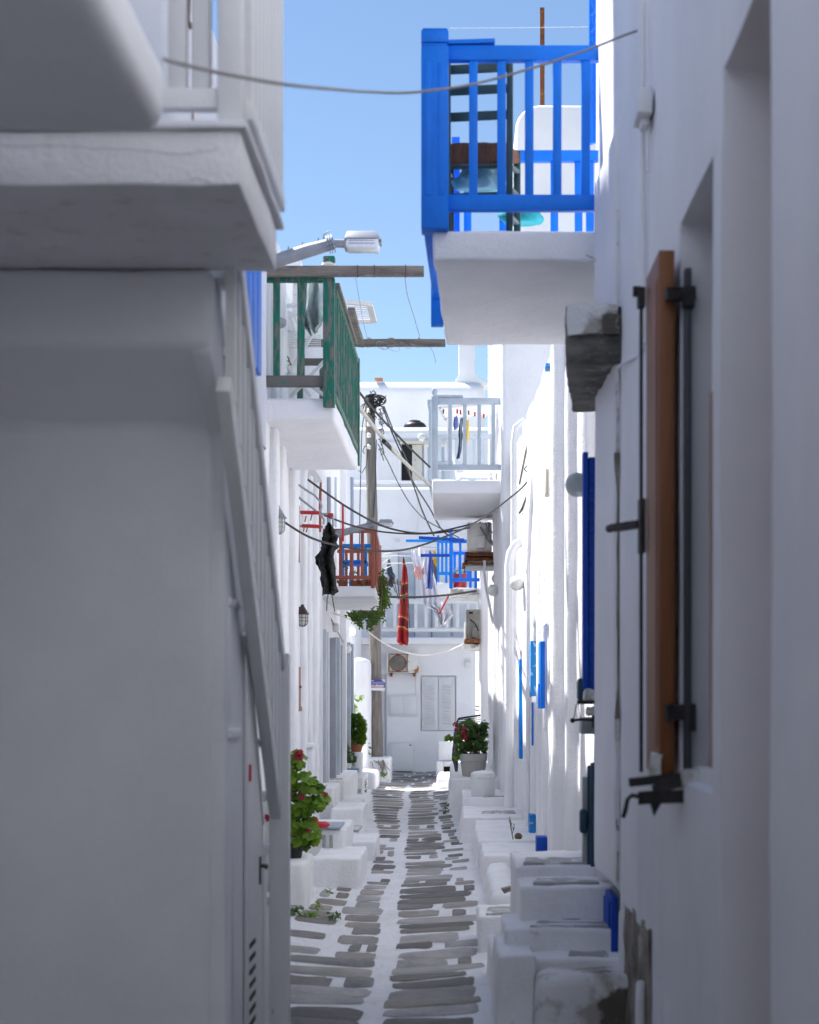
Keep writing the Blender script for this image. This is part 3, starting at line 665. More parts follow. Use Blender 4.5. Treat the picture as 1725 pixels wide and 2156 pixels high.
mbx = thing('meter_box', 'slate blue meter box with a pale lid on the wall above the potted shrub', 'meter box', P(729,1500,29.2))
g = G(); g.pb(720,735,1462,1500,29.1,29.4); g.bevel(.01); g.build('box', M['greyblue2'], mbx)
g = G(); g.pb(718,737,1457,1463,29.05,29.45); g.bevel(.006); g.build('lid', M['greyblue'], mbx)
# low rounded wall end beyond
g = G(); g.pb(743,773,1385,1660,31.0,33.2); g.bevel(.09,4); g.rough(.012,.3,1.5)
g.build('garden_wall', M['smooth'], label='low white wall with rounded end beside the climbing vine', cat='wall', kind='thing')
hd = thing('house', 'sunlit white house wall behind the low rounded wall and the wooden pole', 'house', (-3.5,36,0))
field(lambda u,v,d: Vector((-1.92-d,u,v)), 33.4, 35.8, -.1, 4.2, [], 2.5, M['white'], 'wall', hd)
# ================================================================== FAR END
he = thing('house', 'three-tier white house closing the far end of the alley', 'house', (-.6,39,0))
Z = lambda py: gz(py,36)
field(lambda u,v,d: Vector((u,36.0+d,v)), -7, gx(1001,36), -.1, Z(1352), [(gx(772,36),gx(813,36),-.2,Z(1421),.12,.015),(gx(886,36),gx(960,36),Z(1539),Z(1423),.07,.012),(gx(832,36),gx(868,36),-.1,-.05,0,.02)], 2.2, M['smooth'], 'wall', he, amp=.010, rt=.03)
g = G(); g.box(-7,.55,35.72,37.2,Z(1357),Z(1343)); g.bevel(.02); g.build('balcony_floor', M['smooth'], he)
field(lambda u,v,d: Vector((u,36.7+d,v)), -7, .62, Z(1343)+.004, Z(1017), [(gx(792,36.7),gx(1008,36.7),Z(1343),gz(1158,36.7),.06,.015)], 1.6, M['smooth'], 'upper_wall', he, amp=.008, rt=.08)
for a,b,mm in ((795,838,'offwhite'),(841,872,'offwhite'),(875,907,'offwhite'),(911,950,'offwhite'),(953,1004,'offwhite')):
    g = G(); g.pb(a,b,1166,1342,36.68,36.74); 
    for q in range(1,4): x = gx(a+(b-a)*q/4,36.68); g.box(x-.004,x+.004,36.672,36.68,gz(1340,36.68),gz(1168,36.68))
    g.build('sliding_panel', M['greyblue'] if R.random()<.25 else M['offwhite'], he)
for px in (839.5,909,873):
    g = G(); g.pb(px-1.5,px+1.5,1165,1342,36.66,36.7); g.build('panel_track', M['greyblue2'], he)
rl = thing('balcony_railing', 'long white railing along the balcony of the far end house', 'railing', P(890,1345,35.8))
for yt,yb in ((1262,1271),(1322,1330)):
    g = G(); g.pb(770,1012,yt,yb,35.8,35.85); g.bevel(.008); g.build('rail', M['offwhite'], rl)
for px in range(784,1008,22):
    g = G(); g.pb(px,px+7,1271,1322,35.81,35.84); g.bevel(.005); g.build('baluster', M['offwhite'], rl)
field(lambda u,v,d: Vector((u,38+d,v)), -7, 1.2, Z(1017)-.2, gz(898,38), [(gx(840,38),gx(936,38),6,gz(928,38),.1,.015)], 2.5, M['smooth'], 'upper_wall', he, rt=.16, amp=.012)
g = G(); g.pb(738,910,1012,1017,36.6,36.7); g.bevel(.02); g.build('ledge', M['white'], he)
g = G(); g.pb(801,845,930,1016,37.95,38.0)
for q in range(1,5): x = gx(801+44*q/5,37.95); g.box(x-.004,x+.004,37.94,37.95,gz(1012,38),gz(932,38))
g.build('shutter', M['offwhite'], he)
g = G(); g.pb(846,869,936,1016,38.07,38.09); g.build('doorway_shade', M['dark'], he)  # black sheet painted in for the unlit room behind the opening
g = G(); g.pb(868,889,936,1016,38.03,38.07); g.bevel(.006); d_ = g.build('door', M['cream'], he)
g = G(); g.lathe(P(874,968,38.02), [(.02,-.01),(.02,.01)], 10, 'Y'); g.build('lock', M['steel'], d_)
g = G(); g.pb(893,940,933,1016,38.03,38.07); g.bevel(.006); d_ = g.build('window', M['offwhite'], he)
g = G(); g.pb(901,911,941,1012,38.02,38.03); g.pb(925,935,941,1012,38.02,38.03); g.build('pane', M['glass'], d_)
g = G(); g.pb(843,938,927,934,37.94,38.1); g.build('lintel', M['cream'], he)
field(lambda u,v,d: Vector((u,41+d,v)), -8, gx(1022,41), 5.5, gz(800,41), [], 3, M['white'], 'roof_wall', he, rt=.3, re=.3, amp=.015)
g = G(); x0,x1 = gx(966,41.2), gx(1001,41.2); g.prism([(x0-.0,41.2,gz(690,41.2)),(x0,41.2,gz(790,41.2)),(x0-.07,41.2,gz(800,41.2)),(x0-.07,41.2,gz(812,41.2)),(x1+.5,41.2,gz(812,41.2)),(x1+.12,41.2,gz(797,41.2)),(x1,41.2,gz(786,41.2)),(x1,41.2,gz(690,41.2))],(0,.6,0)); g.bevel(.02); g.build('chimney', M['white'], he)
g = G(); g.pb(789,806,795,800,41.1,41.3); g.bevel(.01)
g.build('brick', M['brick'], label='orange brick lying on the far rooftop parapet', cat='brick')
tk = thing('water_tank', 'low black water tank on the roof of the far house', 'tank', P(874,897,38.6))
g = G(); c = P(874,899,38.7); g.ball(c+Vector((0,0,.0)), .28, 20, 12, (.92,.7,.5)); g.build('body', M['blackpl'], tk)
g = G(); g.lathe(c+Vector((0,0,.12)), [(.12,0),(.13,.02),(.02,.035)], 14); g.build('lid', M['blackpl'], tk)
# door, shutters, panels on the ground floor
g = G(); g.pb(774,811,1427,1628,36.1,36.14); g.bevel(.006); d_ = g.build('door', M['grey'], he)
g = G(); g.pb(774,795,1432,1625,36.09,36.1); g.build('door_leaf', M['offwhite'], d_)
g = G(); g.box(gx(778,36.06)-.012,gx(778,36.06)+.012,36.06,36.09,Z(1533),Z(1515)); g.tube([P(778,1519,36.04),P(784,1519,36.04)],.008,8); g.build('handle', M['lampbrown'], d_)
for a,b in ((888,922.6),(923.4,958)):
    g = G(); g.pb(a,b,1426,1538,36.02,36.06); g.bevel(.006); s_ = g.build('shutter', M['grey'], he)
    g = G(); w_ = b-a
    for k in range(14):
        yy = 1442+k*6.2; p0 = P(a+w_*.24,yy,36.02); p1 = P(b-w_*.24,yy,36.02)
        g.prism([p0,p0+Vector((0,-.03,-.012)),p0+Vector((0,-.026,-.03)),p0+Vector((0,0,-.012))],p1-p0)
    g.build('slats', M['grey'], s_)
    g = G()
    for yy in (1447,1524): g.pb((a+1 if a<900 else b-4),(a+4 if a<900 else b-1),yy-4,yy+4,36.0,36.02)
    g.build('hinge', M['offwhite'], s_)
g = G(); g.pb(819,880,1464,1507,35.96,35.98); g.bevel(.004); mb = g.build('meter_cupboard', M['grey'], he)
g = G(); g.pb(823,848.6,1467,1502,35.95,35.96); g.pb(849.4,877,1467,1502,35.95,35.96); g.bevel(.003); g.build('cupboard_door', M['offwhite'], mb)
g = G(); g.pb(819,870,1563,1625,35.95,35.98); g.bevel(.004); mb = g.build('hatch', M['grey'], he)
g = G(); g.pb(825,869,1566,1623,35.935,35.95); g.bevel(.004); g.build('hatch_door', M['offwhite'], mb)
g = G(); g.pb(829,866,1624.5,1628,35.93,35.96); g.build('gap', M['dark'], mb)  # black strip stands in for the shade under the hatch
g = G(); g.pb(862,866.5,1568,1570,35.92,35.935); g.lathe(P(823,1611,35.92),[(.04,-.01),(.04,.01)],10,'Y'); g.build('padlock', M['iron'], mb)
g = G(); g.lathe(P(837,1138,36.68), [(.05,-.02),(.045,.0),(.015,.02)], 14, 'Y'); g.build('vent', M['grey'], he)
pipe([P(876,1418,35.98),P(876,1464,35.98)], .008, M['wirewhite'], he, 'cable_run', 6)
pipe([P(880,1017,36.66),P(880,1160,36.66)], .008, M['wirewhite'], he, 'cable_run', 6)
# lit wall further behind at the right gap
hf = thing('house', 'sunlit white wall glimpsed in the narrow gap between the far house and the corner house', 'house', (1.6,40,0))
field(lambda u,v,d: Vector((u,38.5+d,v)), .75, 4, -.1, 6.6, [], 2, M['white'], 'wall', hf)
hg = thing('house', 'white timber boarded room standing above the green balcony terrace', 'house', (-1.9,18,4.05))
g = G(); x0, x1 = gx(500,16.6), gx(632,16.6); g.box(x0,x1,16.62,19.5,4.05,gz(541,16.6)); g.build('wall', M['offwhite'], hg)
g = G(); z = 4.08
while z < gz(545,16.6)-.1:
    g.prism([(x0,16.618,z),(x0,16.585,z+.01),(x0,16.61,z+.105),(x0,16.618,z+.105)],(x1-x0,0,0)); z += .11
g.build('boards', M['offwhite'], hg)
g = G(); x2 = gx(684,16.9); g.box(x1,x2,16.9,17.2,4.05,gz(660,16.9)); g.bevel(.02); g.build('side_wall', M['white'], hg)
# unseen house added behind the viewer, sized to bounce sunlight into the alley
hh = thing('house', 'plain white house added unseen behind the viewer to bounce sunlight into the alley', 'house', (0,-8,0))
field(lambda u,v,d: Vector((u,-4.5-d,v)), -9, 9, -.1, 12, [], 3, M['white'], 'wall', hh, cell=.6)
# ================================================================== BALCONIES
# --- weathered green balcony
gb = thing('balcony', 'weathered green wooden balcony with peeling paint on a white slab', 'balcony', (-1.2,14,3.67))
Yf, Yb = 12.76, 15.6
zu, zt = gz(885,Yf), gz(838,Yf); xl = -1.6; xf_, xb_ = gx(704,Yf), gx(753,Yb)
g = G(); g.prism([(xl,Yf,zu),(xf_,Yf,zu),(xb_,Yb,zu),(xl,Yb,zu)],(0,0,zt-zu)); g.bevel(.03,3).rough(.010,.2,3); g.build('slab', M['white2'], gb)
Y = Yf-.06
g = G(); g.pb(680,704.5,583,856,Y,Y+.09); g.bevel(.006); po = g.build('post', M['green'], gb)
g = G(); g.pb(684,701,555,583,Y+.01,Y+.08); g.pb(680,705,537,553,Y-.0,Y+.09); g.bevel(.012,2); g.build('finial', M['green'], po)
g = G(); c = P(692,557,Y+.045); g.lathe(c-Vector((0,0,.02)), [(.045,0),(.055,.012),(.05,.03),(.04,.036)], 14); g.build('rope_binding', M['wirewhite'], po)
g = G(); g.pb(535,681,582,592,Yf-.03,Yf+.03); g.bevel(.004); g.build('top_rail', M['green'], gb)
g = G(); g.pb(535,680.5,790,813,Yf-.03,Yf+.03); g.bevel(.005); g.build('bottom_rail', M['greenw'], gb)
for a,b in ((575,589),(626,641),(545,553)):
    g = G(); g.pb(a,b,591,791,Yf-.022,Yf+.022); g.bevel(.004); g.build('baluster', M['green'], gb)
za = gz(588,Yf)-.03
A = Vector((gx(701,Yf+.1),Yf+.1,0)); B = Vector((gx(749,Yb),Yb,0))
run(gb, A, B, zt+.005, za, 15, M['green'], M['green'], rw=.05, rh=.05, bw=.042, th=.05, tw=.06)
g = G(); g.bar(B+Vector((0,0,zt-.12)),B+Vector((0,0,za)),.075,.075,(0,1,0)); g.bevel(.004); g.build('post', M['green'], gb)
g = G(); g.bar(A+Vector((.025,0,za+.01)),B+Vector((.025,-.6,za+.01)),.05,.035); g.build('capping', M['wood'], gb)
run(gb, (xl+.1,Yb),(B.x,Yb), zt+.15, za, 3, M['greenw'], M['greenw'], rw=.05, rh=.06, bw=.05)
def beam(x0,x1,yt,yb,Y,d,label,m='wood'):
    g = G(); g.pb(x0,x1,yt,yb,Y,Y+d); g.bevel(.004); g.rough(.004,.15,5,x0)
    return g.build('timber_beam', M[m], label=label, cat='beam', group=None)
bm1 = beam(520,893,559,580.5,Yf-.115,.05,'long weathered plank lying over the green balcony rail and jutting into the alley')
bm2 = beam(600,938,713,728,Yb-.02,.06,'grey plank with wound wire jutting out from the back of the green balcony')
for px in (753,788,854):
    g = G(); c = P(px,570,Yf-.14); g.tube([c+Vector((0,.0,.045)),c+Vector((.004,-.0,0)),c+Vector((.0,.02,-.045))],.004,6); g.build('nail', M['rust'], bm1)
g = G()
for px,n in ((775,3),(817,4),(822,4),(880,3)):
    for k in range(n):
        c = P(px+k*1.6,720,Yb-.01); q = [c+Vector((R.uniform(-.008,.008)+.006*math.sin(t), -.02*math.cos(t)+.02,.045*math.sin(t))) for t in [i*.55 for i in range(13)]]; g.tube(q,.003,5)
for k in range(5):
    c = P(800+k*16+R.uniform(-9,9),722,Yb-.04); r_ = R.uniform(.02,.06); a_ = R.uniform(0,3)
    g.tube([c+Vector((r_*1.4*math.cos(t+a_), -.01*t, r_*math.sin(t)-.03)) for t in [i*.45 for i in range(14)]],.002,4)
g.tube([P(857,722,Yb),P(890,722,Yb),P(905,730,Yb),P(913,742,Yb),P(918,764,Yb)],.002,4)
g.build('wound_wire', M['wiregrey'], bm2)
g = G(); g.bar(P(735,655,14.35)+Vector((.02,0,0)),P(755,724,15.55)+Vector((.02,0,0)),.055,.06); g.rough(.006,.1,8)
g.build('timber_offcut', M['wood'], label='short split timber lying on the sloping outer rail of the green balcony', cat='timber')
# things standing on the green balcony
rk = thing('drying_rack', 'white folding drying rack standing on the green balcony terrace', 'drying rack', P(600,830,15.0))
g = G(); Y = 14.6
fa = [P(545,648,Y),P(640,641,Y),P(648,660,15.4),P(540,668,15.4)]
for a,b in zip(fa,fa[1:]+fa[:1]): g.tube([a,b],.018,8)
g.build('frame', M['plastic'], rk)
g = G()
for k in range(10): g.tube([P(548+k*10.5,665+k*.4,14.55),P(556+k*11,690+k*1.5,15.5)],.006,6)
for k in range(7): g.tube([P(540,690+k*7,15.3+k*.02),P(676,706+k*4,15.3)],.006,6)
g.build('line_rods', M['plastic'], rk)
g = G(); g.bar(P(548,700,14.9),P(655,835,14.9),.05,.03); g.bar(P(660,700,14.95),P(580,835,14.95),.05,.03); g.bar(P(684,760,15.0),P(612,835,15.0),.05,.03); g.bar(P(640,800,15.02),P(690,838,15.02),.05,.03)
g.bevel(.006); g.build('leg', M['offwhite'], rk)
g = G(); g.lathe(P(573,730,14.85),[(.045,-.015),(.045,.015)],16,'Y'); g.build('hinge_disc', M['plastic'], rk)
rk2 = thing('drying_rack', 'white clothes airer wing sticking out above the outer green rail', 'drying rack', P(720,940,15.2))
g = G(); a,b,c,d = P(700,634,14.9),P(778,640,14.9),P(788,676,15.5),P(720,676,15.5)
for p,q in ((a,b),(b,c),(c,d)): g.bar(p,q,.05,.035)
g.build('frame', M['plastic'], rk2)
g = G()
for k in range(8): t = k/8+.06; g.tube([a.lerp(d,t),b.lerp(c,t)],.007,6)
g.build('line_rods', M['plastic'], rk2)
g = G(); g.pb(718,722,645,940,15.2,15.23); g.build('leg', M['plastic'], rk2)
def cloth(name, prof, Y, m, label, cat, amp=.03, nf=3, thick=.006, nx=14, sub=6, parent=None, seed=0, **kw):
    """hanging cloth; prof rows (py, px left, px right) top to bottom"""
    rows = []; pr = []
    for a,b in zip(prof,prof[1:]):
        for k in range(sub): t = k/sub; pr.append(tuple(x+(y-x)*t for x,y in zip(a,b)))
    pr.append(prof[-1]); n = len(pr)
    g = G()
    for i,(py,xa_,xb_) in enumerate(pr):
        r = []
        for j in range(nx+1):
            u = j/nx; p = P(xa_+(xb_-xa_)*u, py+1.5*math.sin(u*7+seed), Y)
            fall = min(1,.3+i/n)
            p.y += amp*math.sin(u*math.pi*2*nf+seed+.6*math.sin(i*.25))*fall + amp*.8*noise.noise(Vector((u*3,i*.14,seed)))
            p.x += .008*noise.noise(Vector((i*.3,u*2,seed+5)))
            r.append(p)
        rows.append(r)
    g.sheet(rows)
    if parent is not None: return g.build(name, m, parent, solid=thick, smooth=80)
    return g.build(name, m, label=label, cat=cat, solid=thick, smooth=80, **kw)
cloth('plastic_bag', [(585,640,677),(620,636,680),(655,632,682),(685,637,678),(700,650,668)], 14.0, M['bagpl'], 'translucent plastic sheet bundled behind the green balcony bars', 'plastic sheet', .12, 2)
g = G(); g.bar(P(553,690,13.3),P(576,838,13.25),.06,.05); g.bevel(.005); g.build('plank', M['plank'], label='brown wooden plank leaning beside the blue boards at the end of the green balcony', cat='plank')
tb = thing('round_table', 'round grey table top tilted beside the blue boards on the green balcony', 'table', P(560,690,13.5))
g = G(); g.lathe(P(553,674,13.6),[(.18,-.04),(.19,-.03),(.19,0),(.02,.01)],24); g.build('top', M['lampgrey'], tb)
g = G(); g.tube([P(553,690,13.6),P(553,838,13.6)],.02,8); g.build('leg', M['lampgrey'], tb)
g = G()
for k in range(9): c = P(590+R.uniform(-14,14),772+R.uniform(-12,8),15.3); g.tube([c+Vector((.05*math.cos(t),0,.05*math.sin(t)*(1+k*.05))) for t in [i*.6 for i in range(11)]],.004,5)
g.build('wire_ornament', M['plank'], label='small tangle of orange wire behind the green balcony bars', cat='ornament')
# --- cobalt blue balcony
bb = thing('balcony', 'bright cobalt blue balcony with square posts over a thick white slab', 'balcony', (.4,9.8,3.9))
Yf, Yb = 9.0, 10.85
zt = gz(485,Yf); zu = gz(550,Yf)
g = G(); g.prism([(gx(912,Yf),Yf,zu),(1.05,Yf,zu),(1.05,11.15,zu),(gx(940,11.15),11.15,zu)],(0,0,zt-zu)); g.bevel(.02,3).rough(.010,.14,4); g.build('slab', M['white2'], bb)
g = G(); Y = Yf-.07
x0,x1 = gx(887,Y),gx(945,Y); g.box(x0,x1,Y,Y+.145,gz(480,Y),gz(96,Y)); g.bevel(.006)
po = g.build('post', M['blue'], bb)
g = G(); g.box(x0+.008,x1-.008,Y+.008,Y+.137,gz(96,Y)+.0005,gz(88,Y)); g.box(x0,x1,Y,Y+.145,gz(88,Y)+.0005,gz(62,Y)); g.box(x0+.006,x1-.006,Y+.006,Y+.139,gz(62,Y)+.0005,gz(57,Y)); g.bevel(.005); g.build('cap', M['blue'], po)
g = G()
for a,b in ((895,908),(923,936)): g.pb(a,b,130,410,Y-.004,Y+.001)
g.bevel(.002); g.build('panel_strip', M['blue'], po)
g = G(); g.box(gx(922,Yf),gx(944,Yf),Yf-.01,Yf+.08,gz(484,Yf),gz(478,Yf)); g.build('packing_wood', M['plank'], bb)
xL = gx(944,Yf); 
run(bb,(xL-.02,Yf),(1.0,Yf),gz(445,Yf),gz(98,Yf),0,M['blue'],M['blue'],rw=.05,rh=.083,th=.08,tw=.055)
for px in (997,1056.5,1115,1174,1234,1290):
    g = G(); g.pb(px-9,px+9,127,416,Yf-.02,Yf+.02); g.bevel(.003); g.build('baluster', M['blue'], bb)
g = G(); g.bar((xL,Yf,gz(98,Yf)+.012),(gx(1042,Yf),Yf,gz(96,Yf)+.014),.08,.02); g.build('capping', M['blue'], bb)
xs0, xs1 = gx(899,Yf), gx(921,Yb)
run(bb,(xs0,Yf+.08),(xs1,Yb),gz(445,Yf)-.04,gz(98,Yf),9,M['blue'],M['blue'],rw=.05,rh=.08,th=.08,tw=.055,bw=.04)
g = G(); g.box(xs1-.04,xs1+.04,Yb-.04,Yb+.04,gz(470,Yf)-.14,gz(98,Yf)+.09); g.bevel(.006); g.build('post', M['blue'], bb)
zb_ = gz(316,Yb)
run(bb,(xs1,Yb),(1.05,Yb),zt+.02,gz(318,Yb),0,M['blue'],M['blue'],rw=.05,rh=.05,th=.07,tw=.055)
for px in (1168,1219,1243,985,1060): 
    g = G(); g.pb(px-8,px+8,340,486,Yb-.02,Yb+.02); g.bevel(.003); g.build('baluster', M['blue'], bb)
g = G(); a = P(960,277,Yb); g.box(a.x-.025,a.x+.025,Yb+.1,Yb+.15,zt,a.z); g.build('post', M['blue'], bb)
g = G(); g.pb(1241,1250,-60,300,10.0,10.05); g.pb(1250,1256,-60,300,10.02,10.05); g.bevel(.004)
for yy in (10,45,85): g.tube([P(1246,yy,9.98),P(1252,yy+12,9.98),P(1246,yy+24,9.98)],.006,6)
g.build('shutter', M['blue'], h2)
# chair
ch = thing('chair', 'dark green ladder back chair with woven rush seat on the blue balcony', 'chair', (.15,9.5,4.06))
Yc = 9.36; za, zs = zt+.003, gz(318,9.55)
for px in (943,1073):
    g = G(); x = gx(px,Yc); g.hexa([(x-.019,Yc-.02,za),(x+.019,Yc-.02,za),(x+.019,Yc+.02,za),(x-.019,Yc+.02,za),(x-.017,Yc-.10,gz(128,Yc)),(x+.017,Yc-.10,gz(128,Yc)),(x+.017,Yc-.065,gz(128,Yc)),(x-.017,Yc-.065,gz(128,Yc))]); g.bevel(.005); g.build('back_leg', M['chair'], ch)
for yy in (143,188,243):
    g = G(); t = (340-yy)/212; y_ = Yc-.07*t; p0, p1 = P(946,yy+4,y_), P(1072,yy-2,y_); g.bar(p0,p1,.014,.05); g.bevel(.004); g.build('back_slat', M['chair'], ch)
for px,Y in ((949,9.74),(1089,9.74)):
    g = G(); x = gx(px,Y); g.box(x-.02,x+.02,Y-.02,Y+.02,za,zs+.06); g.bevel(.006); g.build('front_leg', M['chair'], ch)
g = G(); g.hexa([P(946,345,Yc-.0),P(1066,345,Yc),P(1098,345,9.76),P(944,345,9.76),P(948,300,Yc+.03),P(1066,298,Yc+.03),P(1094,318,9.76),P(946,318,9.76)]); g.bevel(.015,2); g.rough(.006,.03,22); g.build('seat', M['rush'], ch)
for (a,b) in ((P(946,352,Yc),P(1070,350,Yc)),(P(1075,350,Yc),P(1091,362,9.74)),(P(946,412,Yc),P(1072,408,Yc)),(P(1073,395,Yc),P(1090,412,9.74)),(P(1073,455,Yc),P(1090,470,9.74)),(P(949,440,9.74),P(1089,440,9.74)),(P(944,360,Yc),P(949,372,9.74))):
    g = G(); g.tube([a,b],.014,8); g.build('rung', M['chair'], ch)
bl = thing('box', 'brown wooden box under the green chair on the blue balcony', 'box', P(1010,470,9.55))
g = G(); g.box(gx(963,9.5),gx(1066,9.5),9.5,9.62,za+.03,za+.10); g.bevel(.008).rough(.003,.05,9); g.build('body', M['lampbrown'], bl)
g = G(); g.box(gx(970,9.5),gx(1060,9.5),9.505,9.6,za,za+.029); g.rough(.004,.03,22); g.build('fringe', M['rush'], bl)
def heap(name, c, sx, sy, sz, m, label, cat, seed):
    g = G(); g.ball(c, 1, 56, 36, (sx,sy,sz))
    for v in g.bm.verts:
        d = v.co-c; q = Vector((d.x/sx,d.y/sy,d.z/sz)); f = 1+.30*noise.noise(q*1.6+Vector((seed,0,0)))+.16*(abs(noise.noise(q*4+Vector((0,seed,0))))-.2)+.09*abs(math.sin(q.x*7+q.z*5+seed))
        if q.z < 0: f = min(f, .55/max(.15,-q.z)) if q.z < -.5 else f
        v.co = c+d*f
    return g.build(name, m, label=label, cat=cat, smooth=80)
heap('towel', P(1008,382,9.56), .125,.06,.085, M['tcloth'], 'pale turquoise towel bundled under the chair seat', 'towel', 2)
heap('towel', P(1100,455,9.95), .11,.07,.085, M['tcloth2'], 'deep turquoise towel heaped on the blue balcony floor beside the chair', 'towel', 5)
# --- pale grey blue balcony
yb_ = thing('balcony', 'pale grey blue balcony with ball finial on a rounded white slab', 'balcony', (.2,23.3,4.2))
Yf, Yb = 22.0, 25.0
zt, zu = gz(1010,Yf), gz(1042,Yf); xl = gx(910,Yf)
g = G()
prof = [(Yf,zt),(Yf,zu+.02),(Yf+.25,zu-.05),(Yf+.9,zu-.09),(Yf+2,zu-.06),(Yb+.2,zu),(Yb+.2,zt)]
g.prism([(xl,a,b) for a,b in prof],(.95-0,0,0)); g.bevel(.03,2).rough(.008,.3,2); g.build('slab', M['smooth'], yb_)
x = gx(915.5,Yf-.03); post(yb_, x, Yf-.03, gz(1008,Yf), gz(836,Yf), .085, M['greyblue'], cap='ball')
run(yb_,(x,Yf),(.66,Yf),gz(990,Yf),gz(838,Yf),0,M['greyblue'],M['greyblue'],rw=.05,rh=.072,th=.085,tw=.06)
for px in (948,979,1009.5,1039):
    g = G(); g.pb(px-4,px+4,850,980,Yf-.02,Yf+.02); g.bevel(.003); g.build('baluster', M['greyblue'], yb_)
run(yb_,(gx(905,Yf+.1),Yf+.1),(gx(917,Yb),Yb),zt-.02,gz(838,Yf),10,M['greyblue'],M['greyblue'],rw=.05,rh=.06,th=.07,tw=.06)
run(yb_,(gx(917,Yb),Yb),(.62,Yb),zt+.01,gz(838,Yf),7,M['greyblue'],M['greyblue'],rw=.05,rh=.06,th=.075,tw=.06,bw=.05)
g = G(); g.bar((x,Yf,gz(836,Yf)+.01),(gx(975,Yf),Yf,gz(836,Yf)+.01),.07,.025); g.build('capping', M['greyblue'], yb_)
rk = thing('drying_rack', 'white clothes airer with coloured pegs standing on the grey balcony', 'drying rack', P(985,1000,23))
g = G(); Y = 22.9
for a,b in ((P(925,858,Y),P(1056,850,Y)),(P(925,858,Y),P(938,885,Y)),(P(938,885,Y),P(952,872,Y)),(P(1056,850,Y),P(1030,900,Y+.6)),(P(930,870,Y+.6),P(1030,872,Y+.6))): g.bar(a,b,.03,.03)
g.build('frame', M['plastic'], rk)
g = G()
for k in range(9): g.tube([P(928+k*1,860+k*2.2,Y+k*.05),P(1052-k*2,852+k*2.6,Y+k*.05)],.006,5)
for k in range(9): g.tube([P(955+k*11,852,Y),P(945+k*11,878,Y+.5)],.006,5)
g.build('line_rods', M['plastic'], rk)
g = G(); g.bar(P(940,885,Y+.2),P(963,1008,Y+.2),.045,.03); g.bar(P(1050,860,Y+.3),P(1040,1008,Y+.3),.045,.03); g.bar(P(1053,862,Y+.2),P(938,1008,Y+.25),.03,.03) if 0 else None; g.bar(P(1030,862,Y+.3),P(1052,1008,Y+.3),.045,.03); g.build('leg', M['plastic'], rk)
pg = 0
for px,py,mm in ((934,866,'plank'),(963,866,'redpl'),(970,868,'redpl'),(987,869,'plank'),(1000,872,'redpl'),(1019,876,'redpl')):
    g = G(); a = P(px,py,22.8); g.box(a.x-.012,a.x+.012,a.y-.01,a.y+.01,a.z-.03,a.z+.03); g.bevel(.003)
    g.build('clothes_peg', M[mm], rk)
cloth('sock', [(877,957,963),(890,955,966),(904,957,963)], 22.6, M['bcloth'], 'small blue patterned cloth pegged on the grey balcony airer', 'cloth', .02, 1)
cloth('leggings', [(880,970,975),(905,966,974),(930,967,974),(965,962,968)], 22.65, M['denim'], 'dark navy leggings hanging behind the grey balcony bars', 'leggings', .03, 1)
cloth('cloth', [(884,983,987),(905,983,988),(930,982,986)], 22.65, M['ycloth'], 'yellow strip of cloth hanging on the grey balcony airer', 'cloth', .02, 1)
pc = thing('chair', 'white plastic chair low on the grey balcony floor', 'chair', P(1005,1008,23.6))
g = G(); c = P(1005,1000,23.6); g.lathe(c,[(.28,-.01),(.30,.0),(.30,.02),(.27,.035),(.02,.03)],24); g.build('seat', M['plastic'], pc)
for a,b in ((968,962),(1040,1048)):
    g = G(); g.bar(P(a,1002,23.5),P(b,1014,23.5),.03,.03); g.build('leg', M['plastic'], pc)
tb = thing('round_table', 'round grey blue table standing on the grey balcony', 'table', P(945,1008,24))
g = G(); g.lathe(P(947,975,24),[(.22,-.03),(.235,-.02),(.235,.0),(.02,.01)],24); g.build('top', M['greyblue2'], tb)
g = G(); g.tube([P(947,978,24),P(947,1012,24)],[.1,.12],12); g.build('pedestal', M['greyblue'], tb)
# --- red brown balcony
rb = thing('balcony', 'red brown wooden balcony with hanging greenery on a white slab', 'balcony', (-1.5,24.6,2.95))
Yf, Yb = 23.0, 26.2
zt, zu = gz(1234,Yf), gz(1257,Yf); xr, xrb = gx(791,Yf), gx(799.5,Yb)
g = G(); g.prism([(-1.95,Yf,zu),(xr,Yf,zu),(xrb,Yb+.4,zu),(-1.95,Yb+.4,zu)],(0,0,zt-zu)); g.bevel(.02,2).rough(.006,.3,3); g.build('slab', M['white'], rb)
zr = gz(1113.5,Yf)
for px in (673,785.5):
    x = gx(px,Yf); post(rb, x, Yf+.0, zt-.03 if px>700 else zt-.0, zr+.02+(.1 if px<700 else 0), .05 if px>700 else .06, M['redbrown'])
run(rb,(gx(673,Yf),Yf),(gx(785,Yf),Yf),gz(1220,Yf),zr,0,M['redbrown'],M['redbrown'],rw=.045,rh=.05,th=.055,tw=.055)
for px in (717.5,740,763,695):
    g = G(); g.pb(px-3.4,px+3.4,1121,1214,Yf-.02,Yf+.02); g.bevel(.003); g.build('baluster', M['redbrown'], rb)
A, B = (gx(788.5,Yf),Yf+.05),(gx(799,Yb),Yb)
run(rb,A,B,zt+.02,zr,13,M['redbrown'],M['redbrown'],rw=.045,rh=.06,th=.055,tw=.055,bw=.042)
post(rb, B[0], B[1], zt, zr+.06, .06, M['redbrown'])
run(rb,(-1.78,Yb),B,zt+.08,zr,7,M['redbrown'],M['redbrown'],rw=.045,rh=.05,th=.055,tw=.055,bw=.042)
bc = thing('chair', 'bright blue wooden armchair on the red brown balcony', 'chair', P(750,1236,24.6))
Y = 24.4
